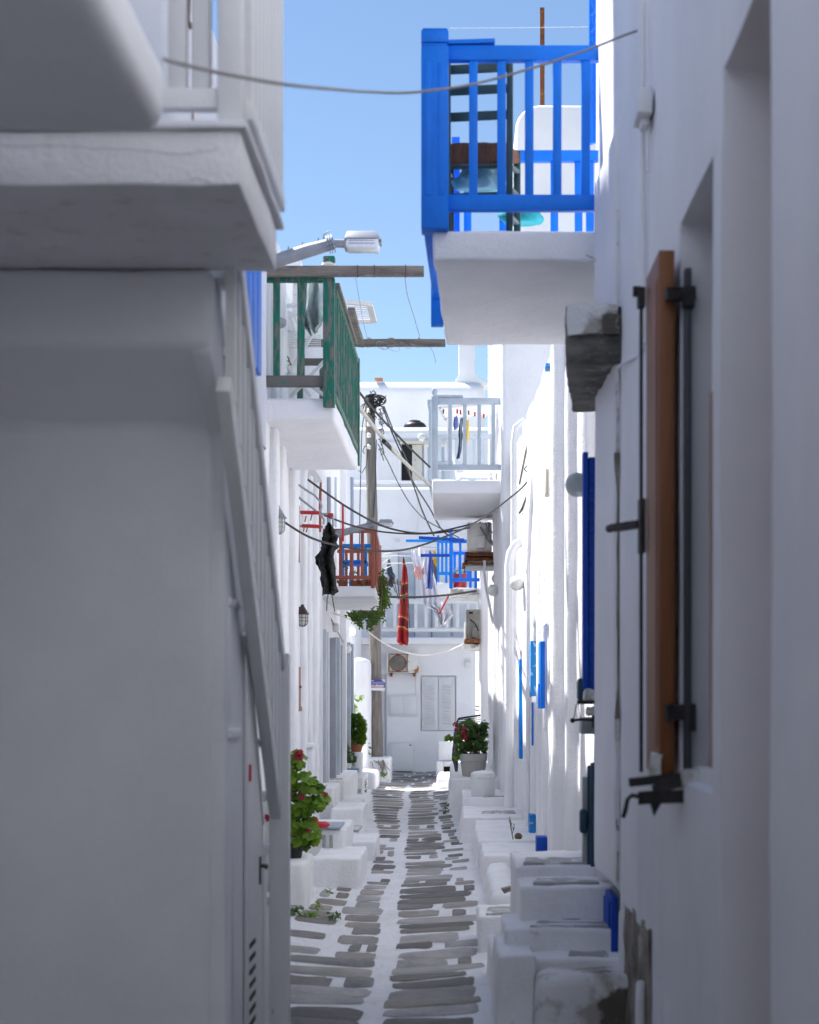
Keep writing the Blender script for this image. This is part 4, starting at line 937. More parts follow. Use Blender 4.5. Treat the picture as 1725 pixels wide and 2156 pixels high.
for px in (722,770):
    g = G(); g.pb(px-2.5,px+2.5,1147,1236,Y,Y+.04); g.build('front_leg', M['sky_blue'], bc)
    g = G(); g.pb(px-1,px+3,1150,1232,Y+.5,Y+.54); g.build('back_leg', M['sky_blue'], bc)
g = G(); g.pb(719,783,1145,1153.5,Y-.02,Y+.03); g.bevel(.005); g.build('arm_rail', M['sky_blue'], bc)
g = G(); g.pb(720,773,1179,1187,Y,Y+.5); g.bevel(.01); g.build('seat', M['blue'], bc)
post(rb, gx(738,25.4), 25.4, zt, gz(1205,25.4), .04, M['sky_blue'],'bracket')
# --- small far blue balcony
fb = thing('balcony', 'small deep blue balcony with a red pot on a grey slab near the far end', 'balcony', (.2,30.5,3.4))
Yf, Yb = 29.2, 31.6
zt, zu = gz(1238,Yf), gz(1249,Yf); xl = gx(947,Yf)
g = G(); g.prism([(xl,Yf,zu),(.5,Yf,zu),(.5,Yb,zu),(gx(950,Yb),Yb,zu)],(0,0,zt-zu)); g.bevel(.015,2).rough(.008,.2,4); g.build('slab', M['dirty'], fb)
post(fb, gx(950,Yf), Yf-.02, gz(1239,Yf), gz(1126,Yf), .062, M['blue'], cap='ball')
run(fb,(gx(950,Yf),Yf),(.46,Yf),gz(1224.5,Yf),gz(1136,Yf),0,M['blue'],M['blue'],rw=.045,rh=.06,th=.06,tw=.055)
for px in (969.5,986,1002):
    g = G(); g.pb(px-2.6,px+2.6,1142,1219,Yf-.02,Yf+.02); g.bevel(.003); g.build('baluster', M['blue'], fb)
run(fb,(gx(950,Yf),Yf+.1),(gx(952,Yb),Yb),zt+.03,gz(1136,Yf),6,M['blue'],M['blue'],rw=.045,rh=.06)
run(fb,(gx(952,Yb),Yb),(.46,Yb),zt+.03,gz(1136,Yf),5,M['blue'],M['blue'],rw=.045,rh=.06,bw=.05)
lb = thing('balcony_railing', 'light blue wooden railing on a white ledge behind the deep blue balcony', 'railing', P(932,1230,33))
Y = 33
for px in (923,940):
    g = G(); g.pb(px-2.6,px+2.6,1127,1228,Y-.02,Y+.03); g.bevel(.004); g.build('post', M['sky_blue'], lb)
for yt,yb2 in ((1137,1143),(1204,1211)):
    g = G(); g.pb(920,947,yt,yb2,Y-.01,Y+.03); g.bevel(.004); g.build('rail', M['sky_blue'], lb)
g = G(); g.pb(929,934,1143,1205,Y,Y+.03); g.bevel(.004); g.build('baluster', M['sky_blue'], lb)
g = G(); g.pb(919,960,1227,1250,Y-.1,Y+1.5); g.bevel(.02); g.build('ledge', M['white'], lb)
def beam2(a,b,Y,m,label):
    g = G(); g.bar(P(*a,Y),P(*b,Y),.04,.05); g.bevel(.004); g.build('line_beam', M[m], label=label, cat='beam')
beam2((882,1132),(978,1137),29.15,'navy','upper dark blue washing beam reaching out from the small blue balcony')
beam2((855,1138.5),(947,1139),32.97,'sky_blue','long light blue washing beam reaching out over the laundry')
beam2((886,1169.5),(950,1169.5),29.17,'navy','lower dark blue washing beam below the other two beams')
pt = thing('flower_pot', 'red glazed pot with low green herb on the small blue balcony', 'pot', P(969,1238,29.8))
c = P(969,1237.5,29.75); g = G(); g.lathe(c,[(.11,.0),(.115,.01),(.135,.22),(.14,.235),(.12,.235),(.11,.2)],18); g.build('pot', M['redpot'], pt)
def leafball(g, c, rx, ry, rz, n, size, kind='round', up=.3):
    for _ in range(n):
        while True:
            q = Vector((R.uniform(-1,1),R.uniform(-1,1),R.uniform(-1,1)))
            if q.length <= 1: break
        p = Vector(c)+Vector((q.x*rx,q.y*ry,q.z*rz))
        nrm = (q*.7+Vector((R.uniform(-.6,.6),R.uniform(-.9,.2),R.uniform(0,1)+up))).normalized()
        leaf1(g, p, nrm, size*R.uniform(.65,1.2), kind)
def leaf1(g, p, nrm, s, kind):
    t = nrm.cross(Vector((R.uniform(-1,1),R.uniform(-1,1),R.uniform(-1,1)))).normalized(); b = nrm.cross(t)
    if kind == 'round':
        n = 12; c = g.bm.verts.new(p-nrm*s*.12); vs = []
        for k in range(n):
            a = 2*math.pi*k/n; r = s*.5*(1+.14*(1 if k%2 else -1))*(.55 if k==0 else 1)
            vs.append(g.bm.verts.new(p+(t*math.cos(a)+b*math.sin(a))*r+nrm*R.uniform(-.06,.10)*s))
        for k in range(n): g._f([c,vs[k],vs[(k+1)%n]])
    elif kind == 'spike':
        g._f([g.bm.verts.new(p-b*s*.08),g.bm.verts.new(p+t*s*.5-b*s*.1),g.bm.verts.new(p+t*s),g.bm.verts.new(p+t*s*.5+b*s*.1)])
    else:
        m_ = g.bm.verts.new(p+t*s*.5-nrm*s*.06)
        a_, e_ = g.bm.verts.new(p), g.bm.verts.new(p+t*s)
        l, r = g.bm.verts.new(p+t*s*.5+b*s*.26), g.bm.verts.new(p+t*s*.5-b*s*.26)
        g._f([a_,m_,l]); g._f([l,m_,e_]); g._f([a_,r,m_]); g._f([r,e_,m_])
g = G(); leafball(g, c+Vector((0,0,.28)), .12,.12,.07, 90, .05, 'leaf'); g.build('foliage', M['leafd'], pt)
# ================================================================== STEPS AND LEDGES
def block(par, x0, x1, yt, Y0, Y1, m='step', name='step', zb=-.06, xr=None, slope=0, bev=.02, rg=.014, treads=(), seed=1):
    z1 = gz(yt,Y0); a, b = gx(x0,Y0), (gx(x1,Y0) if xr is None else xr)
    g = G(); g.hexa([(a-slope,Y0-slope,zb),(b,Y0-slope,zb),(b,Y1,zb),(a-slope,Y1,zb),(a,Y0,z1),(b,Y0,z1),(b,Y1,z1),(a,Y1,z1)])
    g.bevel(bev,3); g.rough(rg,.09,4,seed); o = g.build(name, M[m], par)
    for (u0,u1,v0,v1) in treads:
        g = G(); xa,xb = a+(b-a)*u0, a+(b-a)*u1; ya,yb = Y0+(Y1-Y0)*v0, Y0+(Y1-Y0)*v1
        g.hexa([(xa,ya,z1-.02),(xb,ya,z1-.02),(xb-.01,yb,z1-.02),(xa+.02,yb,z1-.02),(xa,ya,z1+.011),(xb,ya,z1+.011),(xb-.01,yb,z1+.011),(xa+.02,yb,z1+.011)])
        g.rough(.007,.05,9,seed); g.build('slate_tread', M['slab'], o)
    return o
fl = thing('doorstep', 'whitewashed stair of five rising steps with slate strips beside the deep blue cellar door', 'steps', (.6,8.4,0))
block(fl,1131,1345,2058,7.72,8.07,'dirty',xr=.86,rg=.022,bev=.05,seed=3)
block(fl,1049,1125,2012,7.98,8.7,seed=4,slope=.02)
block(fl,1121,1301,2018,8.08,8.5,xr=.86,treads=((.35,.75,.12,.4),(.2,.6,.62,.78)),seed=5)
block(fl,1064,1267,1957,8.31,8.9,xr=.86,treads=((.2,.83,.05,.16),(.26,.9,.30,.38),(.45,.8,.52,.58)),seed=6)
block(fl,1093,1261,1866,8.62,9.4,xr=.9,treads=((.14,.72,.1,.34),),seed=7,slope=.012)
block(fl,1086,1206,1823,9.08,9.95,xr=.93,treads=((.08,.7,.06,.4),),seed=8)
def single(label, *a, cat='step', nm='white_step', **k):
    t = thing(nm, label, cat, (gx((a[0]+a[1])/2,a[3]),a[3],0)); block(t,*a,**k); return t
single('low square white step with slate top in front of the cracked plaster ledge', 1007,1092,1930,10.6,11.3,treads=((.2,.95,.1,.6),),seed=9)
single('narrow whitewashed kerb block tucked against the stair beside the cellar door',1033,1062,2010,9.0,9.8,seed=10)
cs = single('white step with a dark shard wedged at its foot behind the five-step stair',1019,1131,1803,14.2,15.5,xr=.82,slope=.02,seed=11)
g = G(); g.prism([P(1056,1873,11.6),P(1076,1868,11.6),P(1078,1876,11.6),P(1062,1882,11.6)],(0,.12,0)); g.rough(.004,.04,9); g.build('roof_tile', M['stone'], label='dark broken tile lying on the sloping whitewashed lump', cat='tile')
single('sloping whitewashed lump below the dark broken tile', 1040,1095,1884,11.8,14.2,slope=.05,bev=.06,rg=.02,seed=12,cat='ledge',nm='white_ledge')
single('broad white step with dark cracks along its edge under the dried weed',1008,1106,1770,15.6,18.2,xr=.82,slope=.03,seed=13)
t = single('tall white double step with slate lines under the round white drum',976,1063,1721,18.5,20.4,xr=.80,slope=.06,seed=14,treads=((.3,.85,.3,.5),))
block(t,974,1060,1680,20.4,22.4,xr=.80,seed=15,treads=((.35,.9,.05,.1),))
single('long dirty white ledge carrying the big grey flower pot',948,1000,1640,22.9,28.6,xr=.62,slope=.05,seed=16,cat='ledge',nm='white_ledge')
single('pale bluish low block at the end of the long dirty ledge',920,956,1636,29.4,31.2,xr=.5,m='smooth',seed=17,bev=.05,cat='ledge',nm='white_ledge')
al = thing('white_bench', 'cream whitewashed masonry bench with a dark alcove below the far house shutters', 'bench', (.0,33,0))
z1, z2 = gz(1604,33), gz(1561,33.4)
g = G()
def zb(y): return gz(y,33)
g.box(gx(919,33),gx(934,33),33,34.2,-.05,z1); g.box(gx(934,33),.35,33.5,34.2,-.05,z1-.004); g.box(gx(934,33),.35,33,33.5,zb(1614),z1-.002); g.bevel(.02); g.build('base', M['step'], al)
g = G(); g.box(gx(923,33.4),.3,33.5,34.3,z1,z2); g.bevel(.03); g.build('back', M['step'], al)
g = G(); g.pb(934.5,963,1614.5,1637,33.46,33.49); g.build('alcove', M['dark'], al)  # black sheet lines the recess, its shade put into the colour
g = G()
for k in range(7): g.ball(P(941+k*2.6+R.uniform(-2,2),1632-abs(3-k)*-.3-R.uniform(0,5),33.2),R.uniform(.025,.05),8,6)
g.build('pebbles', M['cream'], label='small pile of pale stones inside the dark alcove', cat='stones')
# left steps
single('white planter block holding the big geranium in a black pot',596,643,1815,12.5,13.3,slope=.02,bev=.04,seed=20,cat='ledge',nm='white_ledge')
single('large cube-like white step just behind the geranium block',656,757,1808,14.0,15.2,seed=21,slope=.012)
tt = single('upright white block with two worn vertical grooves behind the geranium',640,726,1746,15.0,16.3,seed=22,m='step')
g = G()
for px in (679,694): g.pb(px,px+7,1758,1800,14.975,14.99)
g.bevel(.004); g.build('groove', M['teal2'], tt)
single('low white step with a slate slab between the red cloth and the paving',727,790,1773,16.6,17.7,seed=23,slope=.015)
g = G(); g.pb(728,755,1748,1753,17.9,18.6); g.rough(.006,.05,8); g.build('slate_slab', M['slab'], label='thin dark slate slab on the white step edge with weeds', cat='slab')
single('white step with dirty top behind the low step with the slate slab',697,763,1703,19.7,20.9,seed=24,slope=.01)
single('tall narrow whitewashed block standing against the house with orange shutters',640,702,1660,20.9,22.2,seed=25,cat='ledge',nm='white_ledge')
single('small clean white step in front of the stained grey stepped ledge',714,759,1690,22.8,23.8,seed=26)
single('wide white landing with slate edge under the slate blue doors',655,724,1643,23.9,27.4,xr=None,seed=27,treads=((.3,.95,.02,.1),),cat='ledge',nm='white_landing')
gl = single('stained grey stepped ledge carrying the blue tray and white pot',716,764,1637,27.4,29.0,m='white',seed=28,cat='ledge',nm='grey_ledge')
g = G(); g.pb(722,745,1650,1654,27.28,27.5); g.pb(745,760,1663,1668,27.3,27.5); g.rough(.01,.04,9); g.build('slate_tread', M['slab'], gl)
single('rounded pale ledge end beside the sunlit paving and the pole plinth',744,790,1628,29.2,31.0,m='smooth',seed=29,bev=.08,cat='ledge',nm='white_ledge')
pb_ = single('cracked white plinth around the foot of the wooden pole',764,822,1596,32.2,33.4,slope=.03,bev=.06,seed=30,cat='plinth',nm='pole_plinth')
g = G()
for _ in range(5):
    p = P(R.uniform(780,800),R.uniform(1599,1606),32.16); q = [p]
    for k in range(6): p = p+Vector((R.uniform(-.01,.06),0,R.uniform(-.06,.005))); q.append(Vector(p))
    g.tube(q,.006,5)
g.tube([P(806,1600,32.15),P(810,1612,32.15),P(806,1622,32.13),P(804,1634,32.1)],[.02,.03,.02,.012],5); g.build('crack', M['stone'], pb_)
# cap stones / ledge at the foot of the stair house
# ================================================================== parts of right house 2 at lane level
def part(par, m, name, *boxes, bev=.006):
    g = G()
    for b in boxes: g.pb(*b)
    g.bevel(bev); return g.build(name, M[m], par)
g = G(); g.box(.765,.97,9.2,9.95,-.1,1.60); g.bevel(.03,3); g.rough(.012,.15,3); g.build('plinth_wall', M['white2'], h2)
s_ = part(h2,'navy','shutter',(1228,1239,951,1452,9.12,9.2)); part(s_,'navy','shutter_panel',(1239.5,1262,962,1458,9.14,9.17))
g = G()
for k in range(22): g.pb(1241,1260,985+k*21,985+k*21+9,9.13,9.14)
g.pb(1258,1261,980,1456,9.132,9.142)
g.build('slat_grille', M['navy'], s_)
part(h2,'teal','shutter_stop',(1216,1233,1427,1478,9.16,9.22),bev=.03)
part(h2,'teal2','window_frame',(1224,1262,1510,1546,9.15,9.3)); part(h2,'teal','frame_edge',(1247,1262,1490,1533,9.11,9.14))
d_ = part(h2,'teal2','door_leaf',(1227,1243,1636,1825,9.14,9.19)); part(d_,'teal','door_edge',(1237,1250,1612,1846,9.12,9.135),(1244,1260,1606,1846,9.08,9.11)); part(d_,'teal','handle_plate',(1221,1237,1703,1756,9.09,9.14),bev=.02)
g = G(); g.tube([P(1204,1517,9.05),P(1225,1515,9.05),P(1262,1517,9.05)],.008,6); g.ball(P(1206,1517,9.05),.014,8,6); g.pb(1216,1262,1475,1483,9.03,9.07); g.tube([P(1214,1483,9.05),P(1209,1512,9.05)],.003,5); g.tube([P(1218,1483,9.05),P(1222,1514,9.05)],.003,5); g.build('latch', M['iron'], h2)
g = G(); g.pb(1232,1262,1452,1474,9.06,9.14); g.pb(1236,1262,1490,1503,9.06,9.14); g.rough(.02,.02,16); g.build('plaster_lump', M['dirty'], h2)
# dried growth and paint runs
g = G()
def twig(p, d, L, r, n):
    q = [Vector(p)]
    for k in range(5): d = (d+Vector((R.uniform(-.5,.5),R.uniform(-.3,.3),R.uniform(-.5,.5)))*.5).normalized(); q.append(q[-1]+d*L/5)
    g.tube(q, r, 4)
    if n:
        for k in (2,3,4): twig(q[k], d, L*.5, r*.7, n-1)
for py in (520,560,600): twig(P(1280,py,8.85)+Vector((-.01,0,0)), Vector((-.4,0,.6)), .09, .0012, 2)
g.build('dry_twigs', M['stone'], label='thin dried twigs clinging to the wall edge under the blue balcony', cat='twigs')
g = G(); twig(P(1080,1772,15.7), Vector((-.3,0,.8)), .16, .004, 3); g.ball(P(1092,1762,15.75),.035,8,6); g.rough(.008,.03,12)
g.build('dried_weed', M['stem'], label='dried brown weed in the corner of the cracked white step', cat='weed')
g = G(); leafball(g, P(1166,806,13.2), .035,.03,.045, 14, .06, 'leaf'); g.build('wall_weed', M['leaf'], label='small fresh green weed growing from the sunlit parapet', cat='weed')
g = G(); g.pb(1150,1168,764,773,14,14.2); g.bevel(.004); g.tube([P(1152,771,13.98),P(1166,766,13.98)],.006,5); g.build('line_bracket', M['peel'], label='short blue wooden bracket with string above the sunlit parapet', cat='bracket')
# grey junction cabinet
jb = thing('junction_box', 'cream grey junction box high on the sunlit wall under the parapet', 'junction box', P(1161,1040,14.2))
part(jb,'cream','box',(1149,1173,985,1041,14.0,14.2),bev=.01); part(jb,'cream','cover',(1155,1172,984,1042,13.97,13.995),bev=.006)
g = G(); g.pb(1163,1172,1043,1072,14.1,14.3); g.rough(.02,.03,9); g.build('peeled_plaster', M['stone'], h3)
# ================================================================== GLOBE LAMPS
def globe(px,py,r,Y,dx,label,mm='globe',grp=None):
    c = P(px,py,Y); rr = r*Y/F
    t = thing('globe_lamp', label, 'wall lamp', c, grp)
    g = G(); g.ball(c, rr, 24, 14); g.build('globe', M[mm], t)
    s = 1 if dx>0 else -1
    g = G(); g.lathe(c+Vector((s*rr*.86,0,-.0)), [(rr*.55,0),(rr*.62,s*rr*.25),(rr*.5,s*rr*.5),(rr*.42,s*(abs(dx)*Y/F))], 16, 'X'); g.build('bracket', M['plastic' if mm!='globeg' else 'globeg'], t)
globe(1089,1228,16,18.4,28,'white globe lamp on the sunlit wall above the blue shutters')
globe(1216,1021,26,9.6,118,'dusty blue green globe lamp half hidden behind the deep blue shutter','globeg')
globe(1039,1243,12.5,23.2,22,'lower globe lamp of the pair under the rusty air conditioner shelf')
globe(1048,1218,12.5,24.3,16,'upper globe lamp of the pair under the rusty air conditioner shelf')
globe(706,1321,10,25.5,-20,'globe lamp under the red brown balcony with its cable running down the wall')
globe(731,1367,9.5,28.0,-19,'globe lamp lower down beside the slate blue doors')
globe(741,1330,8,29.8,-14,'small lit warm globe lamp beside the wooden pole','lit')
c = P(985,1398,35.95); t = thing('wall_lamp','round white bulkhead lamp on the far house wall beside the louvred shutters','wall lamp',c)
g = G(); g.ball(c,.075,16,10,(1,.6,1)); g.build('globe',M['globe'],t); g = G(); g.lathe(c+Vector((0,.0,0)),[(.085,.0),(.085,.05)],16,'Y'); g.build('base',M['plastic'],t)
c = P(888,921,37.95); t = thing('wall_lamp','round white lamp above the terrace door of the far house','wall lamp',c)
g = G(); g.ball(c,.09,16,10,(1,.6,1)); g.build('globe',M['globe'],t); g = G(); g.lathe(c,[(.07,.0),(.07,.06)],16,'Y'); g.build('base',M['plastic'],t)
def caged(px,py,Y,s,label,metal='lampbrown',arm=None,par=None):
    """caged lantern: cap, frosted glass, wire cage; s = half width in metres"""
    c = P(px,py,Y); t = thing('cage_lamp', label, 'wall lamp', c)
    g = G(); g.lathe(c,[(s*1.15,0),(s*1.2,.12*s),(s*.9,.5*s),(s*.55,1.1*s),(s*.3,1.5*s),(s*.3,1.75*s)],18); g.build('cap',M[metal],t)
    g = G(); g.lathe(c-Vector((0,0,2.0*s)),[(.1*s,0),(s*.5,.12*s),(s*.8,.5*s),(s*.86,1.0*s),(s*.86,1.99*s)],18); g.build('glass',M['frost'],t)
    g = G()
    for k in range(8):
        a = 2*math.pi*k/8; u = Vector((math.cos(a),math.sin(a),0))
        g.tube([c+u*s*.94,c+u*s*.94-Vector((0,0,1.1*s)),c+u*s*.86-Vector((0,0,1.6*s)),c+u*s*.5-Vector((0,0,2.0*s)),c-Vector((0,0,2.12*s))],s*.055,5)
    for z in (.55,1.15): g.tube([c+Vector((s*.95*math.cos(i*.35),s*.95*math.sin(i*.35),-z*s)) for i in range(19)],s*.05,5)
    g.build('cage',M[metal],t)
    if arm:
        g = G(); q = [P(a,b,Y) for a,b in arm]; g.tube(q,s*.2,8); a = q[0]; g.box(a.x-s*.12,a.x+s*.12,a.y-s*.3,a.y+s*.3,a.z-s*1.3,a.z+s*.9); g.build('arm',M[metal],t)
    return t
caged(637,1294,17.4,.058,'brown gooseneck cage lamp on the wall above the orange shutter',arm=((616,1287),(622,1282),(634,1279),(637,1276),(637,1284)))
caged(585,1092,13.2,.058,'pale green cage lamp half hidden behind the stair railing','galv',arm=((566,1083),(575,1080),(585,1084)))
caged(680,1279,24.6,.055,'pale cage lamp tucked under the red brown balcony slab','galv',arm=((666,1272),(674,1270),(680,1274)))
g = G(); g.tube([P(690,1290,25.0),P(700,1308,25.2),P(712,1332,26),P(722,1350,27),P(735,1357,28)],.012,6); g.build('lamp_cable', M['wiregrey'], hc)
# ================================================================== STREET LAMPS
def street_lamp(pts, head, Y, label, r):
    t = thing('street_lamp', label, 'street lamp', P(*pts[0],Y))
    q = [P(a,b,Y) for a,b in pts]; g = G(); g.tube(q,[r]*(len(q)-1)+[r*.85],14); g.build('arm',M['galv'],t)
    x0,x1,yt,yb = head; k = (x1-x0)*Y/F
    a = Vector(q[-1]); d = (q[-1]-q[-2]).normalized()
    g = G()
    for i in range(3): g.tube([a-d*k*(.05+.07*i),a-d*k*(.02+.07*i)],r*1.35,14)
    g.tube([a-d*k*.3+Vector((0,0,r*.9)),a-d*k*.3+Vector((0,0,r*1.7)),a-d*k*.15+Vector((0,0,r*2.0))],r*.14,6)
    for s in (.45,.9,1.3): g.tube([a-d*k*s+Vector((0,0,r*.8)),a-d*k*s+Vector((0,0,r*1.4))],r*.12,6)
    g.build('clamp',M['lampgrey'],t)
    g = G(); g.tube([a,P(x0+2,(yt+yb)/2+ (yb-yt)*.12,Y)],r*.62,10); g.build('neck',M['lampgrey'],t)
    h_ = (yb-yt)*Y/F; X0,X1 = gx(x0,Y),gx(x1-2,Y); z1,z0 = gz(yt,Y),gz(yb,Y); zm = z0+h_*.5; w_ = h_*.8
    g = G(); g.hexa([(X0,Y-w_,zm),(X1,Y-w_,zm),(X1,Y+w_,zm),(X0,Y+w_,zm),(X0+k*.07,Y-w_*.6,z1),(X1-k*.10,Y-w_*.6,z1),(X1-k*.10,Y+w_*.6,z1),(X0+k*.07,Y+w_*.6,z1)]); g.bevel(h_*.07,2); hd_ = g.build('head',M['lampgrey'],t)
    g = G(); g.box(X0+k*.05,X1-k*.05,Y-w_*.92,Y+w_*.92,z0,zm-.001); g.bevel(h_*.08,2); g.build('lens',M['lens'],hd_)
    g = G(); g.box(X0+k*.12,X1-k*.16,Y-w_*.935,Y-w_*.921,z0+h_*.19,z0+h_*.24); g.box(X0+k*.12,X1-k*.16,Y-w_*.935,Y-w_*.921,z0+h_*.36,z0+h_*.40); g.box(X1-k*.03,X1+k*.02,Y-w_*.4,Y+w_*.4,z0+h_*.3,z0+h_*.6); g.box(X0-k*.01,X0+k*.05,Y-w_*.7,Y+w_*.7,z0+h_*.05,zm); g.build('bracket',M['galv'],hd_)
    return t
street_lamp([(520,566),(556,560),(600,543),(650,527),(704,512)],(727,804,490,527),12.0,'large grey street lamp reaching out above the green balcony',.048)
street_lamp([(668,1175),(669,1150),(678,1134),(706,1126),(750,1114),(786,1104)],(798,830,1094,1108),22.4,'smaller street lamp crossing in front of the wooden pole and red balcony',.045)
# ================================================================== POLE
up = thing('utility_pole', 'weathered wooden utility pole with a tangle of black cables at its top', 'utility pole', P(794,1596,32.8))
Y = 32.8; g = G()
ax = [(794,1600),(791,1400),(788,1250),(784,1100),(781,950),(779,832)]
g.tube([P(a,b,Y) for a,b in ax],[.118,.115,.11,.105,.10,.092],18); g.rough(.008,.22,3); g.build('mast',M['pole'],up)
g = G()
for k in range(16):
    c = P(780+R.uniform(-6,16),848+R.uniform(-12,16),Y-.12); q = [c]; 
    for i in range(8): q.append(q[-1]+Vector((R.uniform(-.06,.07),R.uniform(-.03,.02),R.uniform(-.07,.06))))
    g.tube(q,.012,5)
for k in range(5): r_ = R.uniform(.08,.17); c = P(782+k*4,843,Y-.1); g.tube([c+Vector((r_*math.cos(i*.4),-.03,r_*.7*math.sin(i*.4))) for i in range(17)],.013,5)
for k in range(5):
    py = 862+k*21; g.tube([P(797,py,Y-.05),P(806,py-2,Y-.05),P(809,py+8,Y-.05),P(802,py+12,Y-.05)],.01,5); g.tube([P(800,py,Y-.05),P(805,py+14,Y-.07),P(808,py+24,Y-.05)],.009,5)
g.tube([P(762,868,Y),P(770,845,Y),P(779,838,Y)],.012,5); g.tube([P(755,866,Y),P(764,852,Y),P(778,845,Y)],.012,5)
g.build('cable_tangle',M['wire'],up)
for py in (865,893,917,941):
    g = G(); c = P(777,py,Y-.13); g.lathe(c-Vector((0,0,.04)),[(.03,0),(.045,.02),(.03,.04),(.045,.06),(.02,.09)],10); g.build('insulator',M['plastic'],up)
for py in (872,890,907): 
    g = G(); c = P(802,py,Y-.05); g.lathe(c-Vector((0,0,.03)),[(.03,0),(.04,.03),(.03,.06)],10); g.build('insulator',M['wiregrey'],up)
g = G(); g.tube([P(781,935,Y-.15),P(768,940,Y-.15),P(764,950,Y-.15),P(768,955,Y-.15)],.009,5); g.tube([P(793,925,Y-.12),P(790,1030,Y-.13),P(786,1090,Y-.13)],.008,5); g.tube([P(775,945,Y-.15),P(772,980,Y-.15),P(762,996,Y-.15),P(755,990,Y-.15)],.008,5); g.build('pole_cable',M['wire'],up)
# sign on the pole
sg = thing('sign', 'small purple and white shop sign nailed to the wooden pole', 'sign', P(793,1453,32.6))
Ys = 32.62
g = G(); g.pb(776,811,1431,1454,Ys,Ys+.012); g.build('board',M['paper'],sg)
g = G(); g.pb(776,811,1431,1448.3,Ys-.006,Ys-.001); g.build('purple_panel',M['purple'],sg)
g = G(); g.pb(778.5,808.5,1442.2,1446,Ys-.010,Ys-.0065); g.build('picture_strip',M['foodp'],sg)
g = G(); g.prism([P(803,1431,Ys-.008),P(811,1431,Ys-.008),P(811,1437.5,Ys-.008)],(0,.001,0)); g.build('corner_flash',M['paper'],sg)
def text(s, px, py, Y, h, m, par, shear=0, wmax=None):
    cu = bpy.data.curves.new('t','FONT'); cu.body = s; cu.size = h; cu.align_x = 'CENTER'; cu.align_y = 'CENTER'; cu.shear = shear; cu.extrude = .001
    o = bpy.data.objects.new('t',cu); COL.objects.link(o)
    me = bpy.data.meshes.new_from_object(o.evaluated_get(bpy.context.evaluated_depsgraph_get())); bpy.data.objects.remove(o); bpy.data.curves.remove(cu)
    me.transform(Matrix.Rotation(rad(90),4,'X')); me.transform(Matrix.Translation(P(px,py,Y)-LOC[par.name]))
    me.materials.clear(); me.materials.append(m); me.name = 'lettering'
    t = bpy.data.objects.new('lettering',me); COL.objects.link(t); t.parent = par; LOC[t.name] = LOC[par.name]; return t
text("d'angelo", 792.5, 1437.5, Ys-.012, .085, M['cyanp'], sg, .35)
g = G(); g.pb(779,787,1432.5,1433.7,Ys-.010,Ys-.0065); g.pb(780,807,1446.8,1447.5,Ys-.010,Ys-.0065); g.build('small_print',M['paper'],sg)
g = G(); g.pb(777,779.5,1450.5,1452.5,Ys-.004,Ys); g.build('dot_print',M['purple'],sg)
# ================================================================== WIRES
def wire(pts, label, r, m, cat='cable', nm='cable', Y0=None, Y1=None, grp=None):
    q = []; n = len(pts)
    pp = [P(p[0],p[1], p[2] if len(p)>2 else Y0+(Y1-Y0)*i/(n-1)) for i,p in enumerate(pts)]
    for i in range(n-1):                 # Catmull-Rom
        p0,p1,p2,p3 = pp[max(i-1,0)],pp[i],pp[i+1],pp[min(i+2,n-1)]
        for k in range(6):
            t = k/6; q.append(.5*((2*p1)+(p2-p0)*t+(2*p0-5*p1+4*p2-p3)*t*t+(3*p1-p0-3*p2+p3)*t**3))
    q.append(pp[-1]); g = G(); g.tube(q,r,7); return g.build(nm,M[m],label=label,cat=cat,group=grp)
wire([(345,124,4.62),(420,143,4.75),(500,160,4.88),(600,177,5.05),(700,187,5.5),(780,193,6.4),(870,194,6.7),(1000,176,6.95),(1150,134,7.1),(1250,100,7.2),(1310,76,7.25),(1350,62,7.3)],'thick grey cable sagging all the way across the sky at the top of the alley',.0055,'wiregrey')
wire([(643,1006),(722,1062),(791,1101),(840,1117),(891,1123),(936,1117),(995,1103)],'black cable rising steeply from below the green balcony slab',.012,'wire',Y0=18,Y1=23.5)
wire([(683,1085),(744,1107),(808,1120),(872,1124),(920,1122),(971,1115),(990,1110)],'dark red cable starting at the red laundry arms, nearly flat over the street lamp',.011,'wirered',Y0=20,Y1=24)
wire([(582,1088),(648,1129),(712,1149),(783,1159),(840,1159),(898,1145),(968,1117),(1016,1091),(1064,1056),(1104,1022),(1138,976)],'long black cable sagging from the pale green cage lamp across to the sunlit parapet',.0095,'wire',Y0=13.4,Y1=18.5)
wire([(802,1256),(872,1257.5),(936,1253.5),(970,1249),(1003,1244)],'double black cable stretched level from the red balcony to the small blue balcony',.018,'wire',Y0=26.4,Y1=29)
wire([(700,1290),(755,1312),(783,1337),(824,1363),(872,1378),(904,1379),(943,1371),(985,1352)],'white cable drooping low in front of the rusty air conditioner',.013,'wirewhite',Y0=25.5,Y1=29.4)
wire([(735,825),(752,851),(790,902),(835,955),(870,990),(906,1022)],'thick pale cable slanting down from the green balcony to the grey balcony',.022,'cream',Y0=16,Y1=21.8)
wire([(808,929),(820,940),(836,956)],'short black taped joint on the thick pale cable',.026,'wire',Y0=18.6,Y1=19.6,cat='cable joint',nm='cable_joint')
wire([(740,806),(752,820),(790,866),(827,906),(865,945),(905,983)],'black cable running straight down to the grey balcony beside the thick pale one',.013,'wire',Y0=16,Y1=21.9)
wire([(806,855),(823,904),(851,969),(872,1025),(890,1077),(914,1128)],'cable dropping straight from the pole top behind the grey balcony',.014,'wire',Y0=32.5,Y1=31)
wire([(809,856),(828,905),(857,969),(868,1010),(903,1067),(935,1120),(978,1140)],'cable dropping from the pole top and bending to end at the blue beam',.014,'wire',Y0=32.5,Y1=29.8)
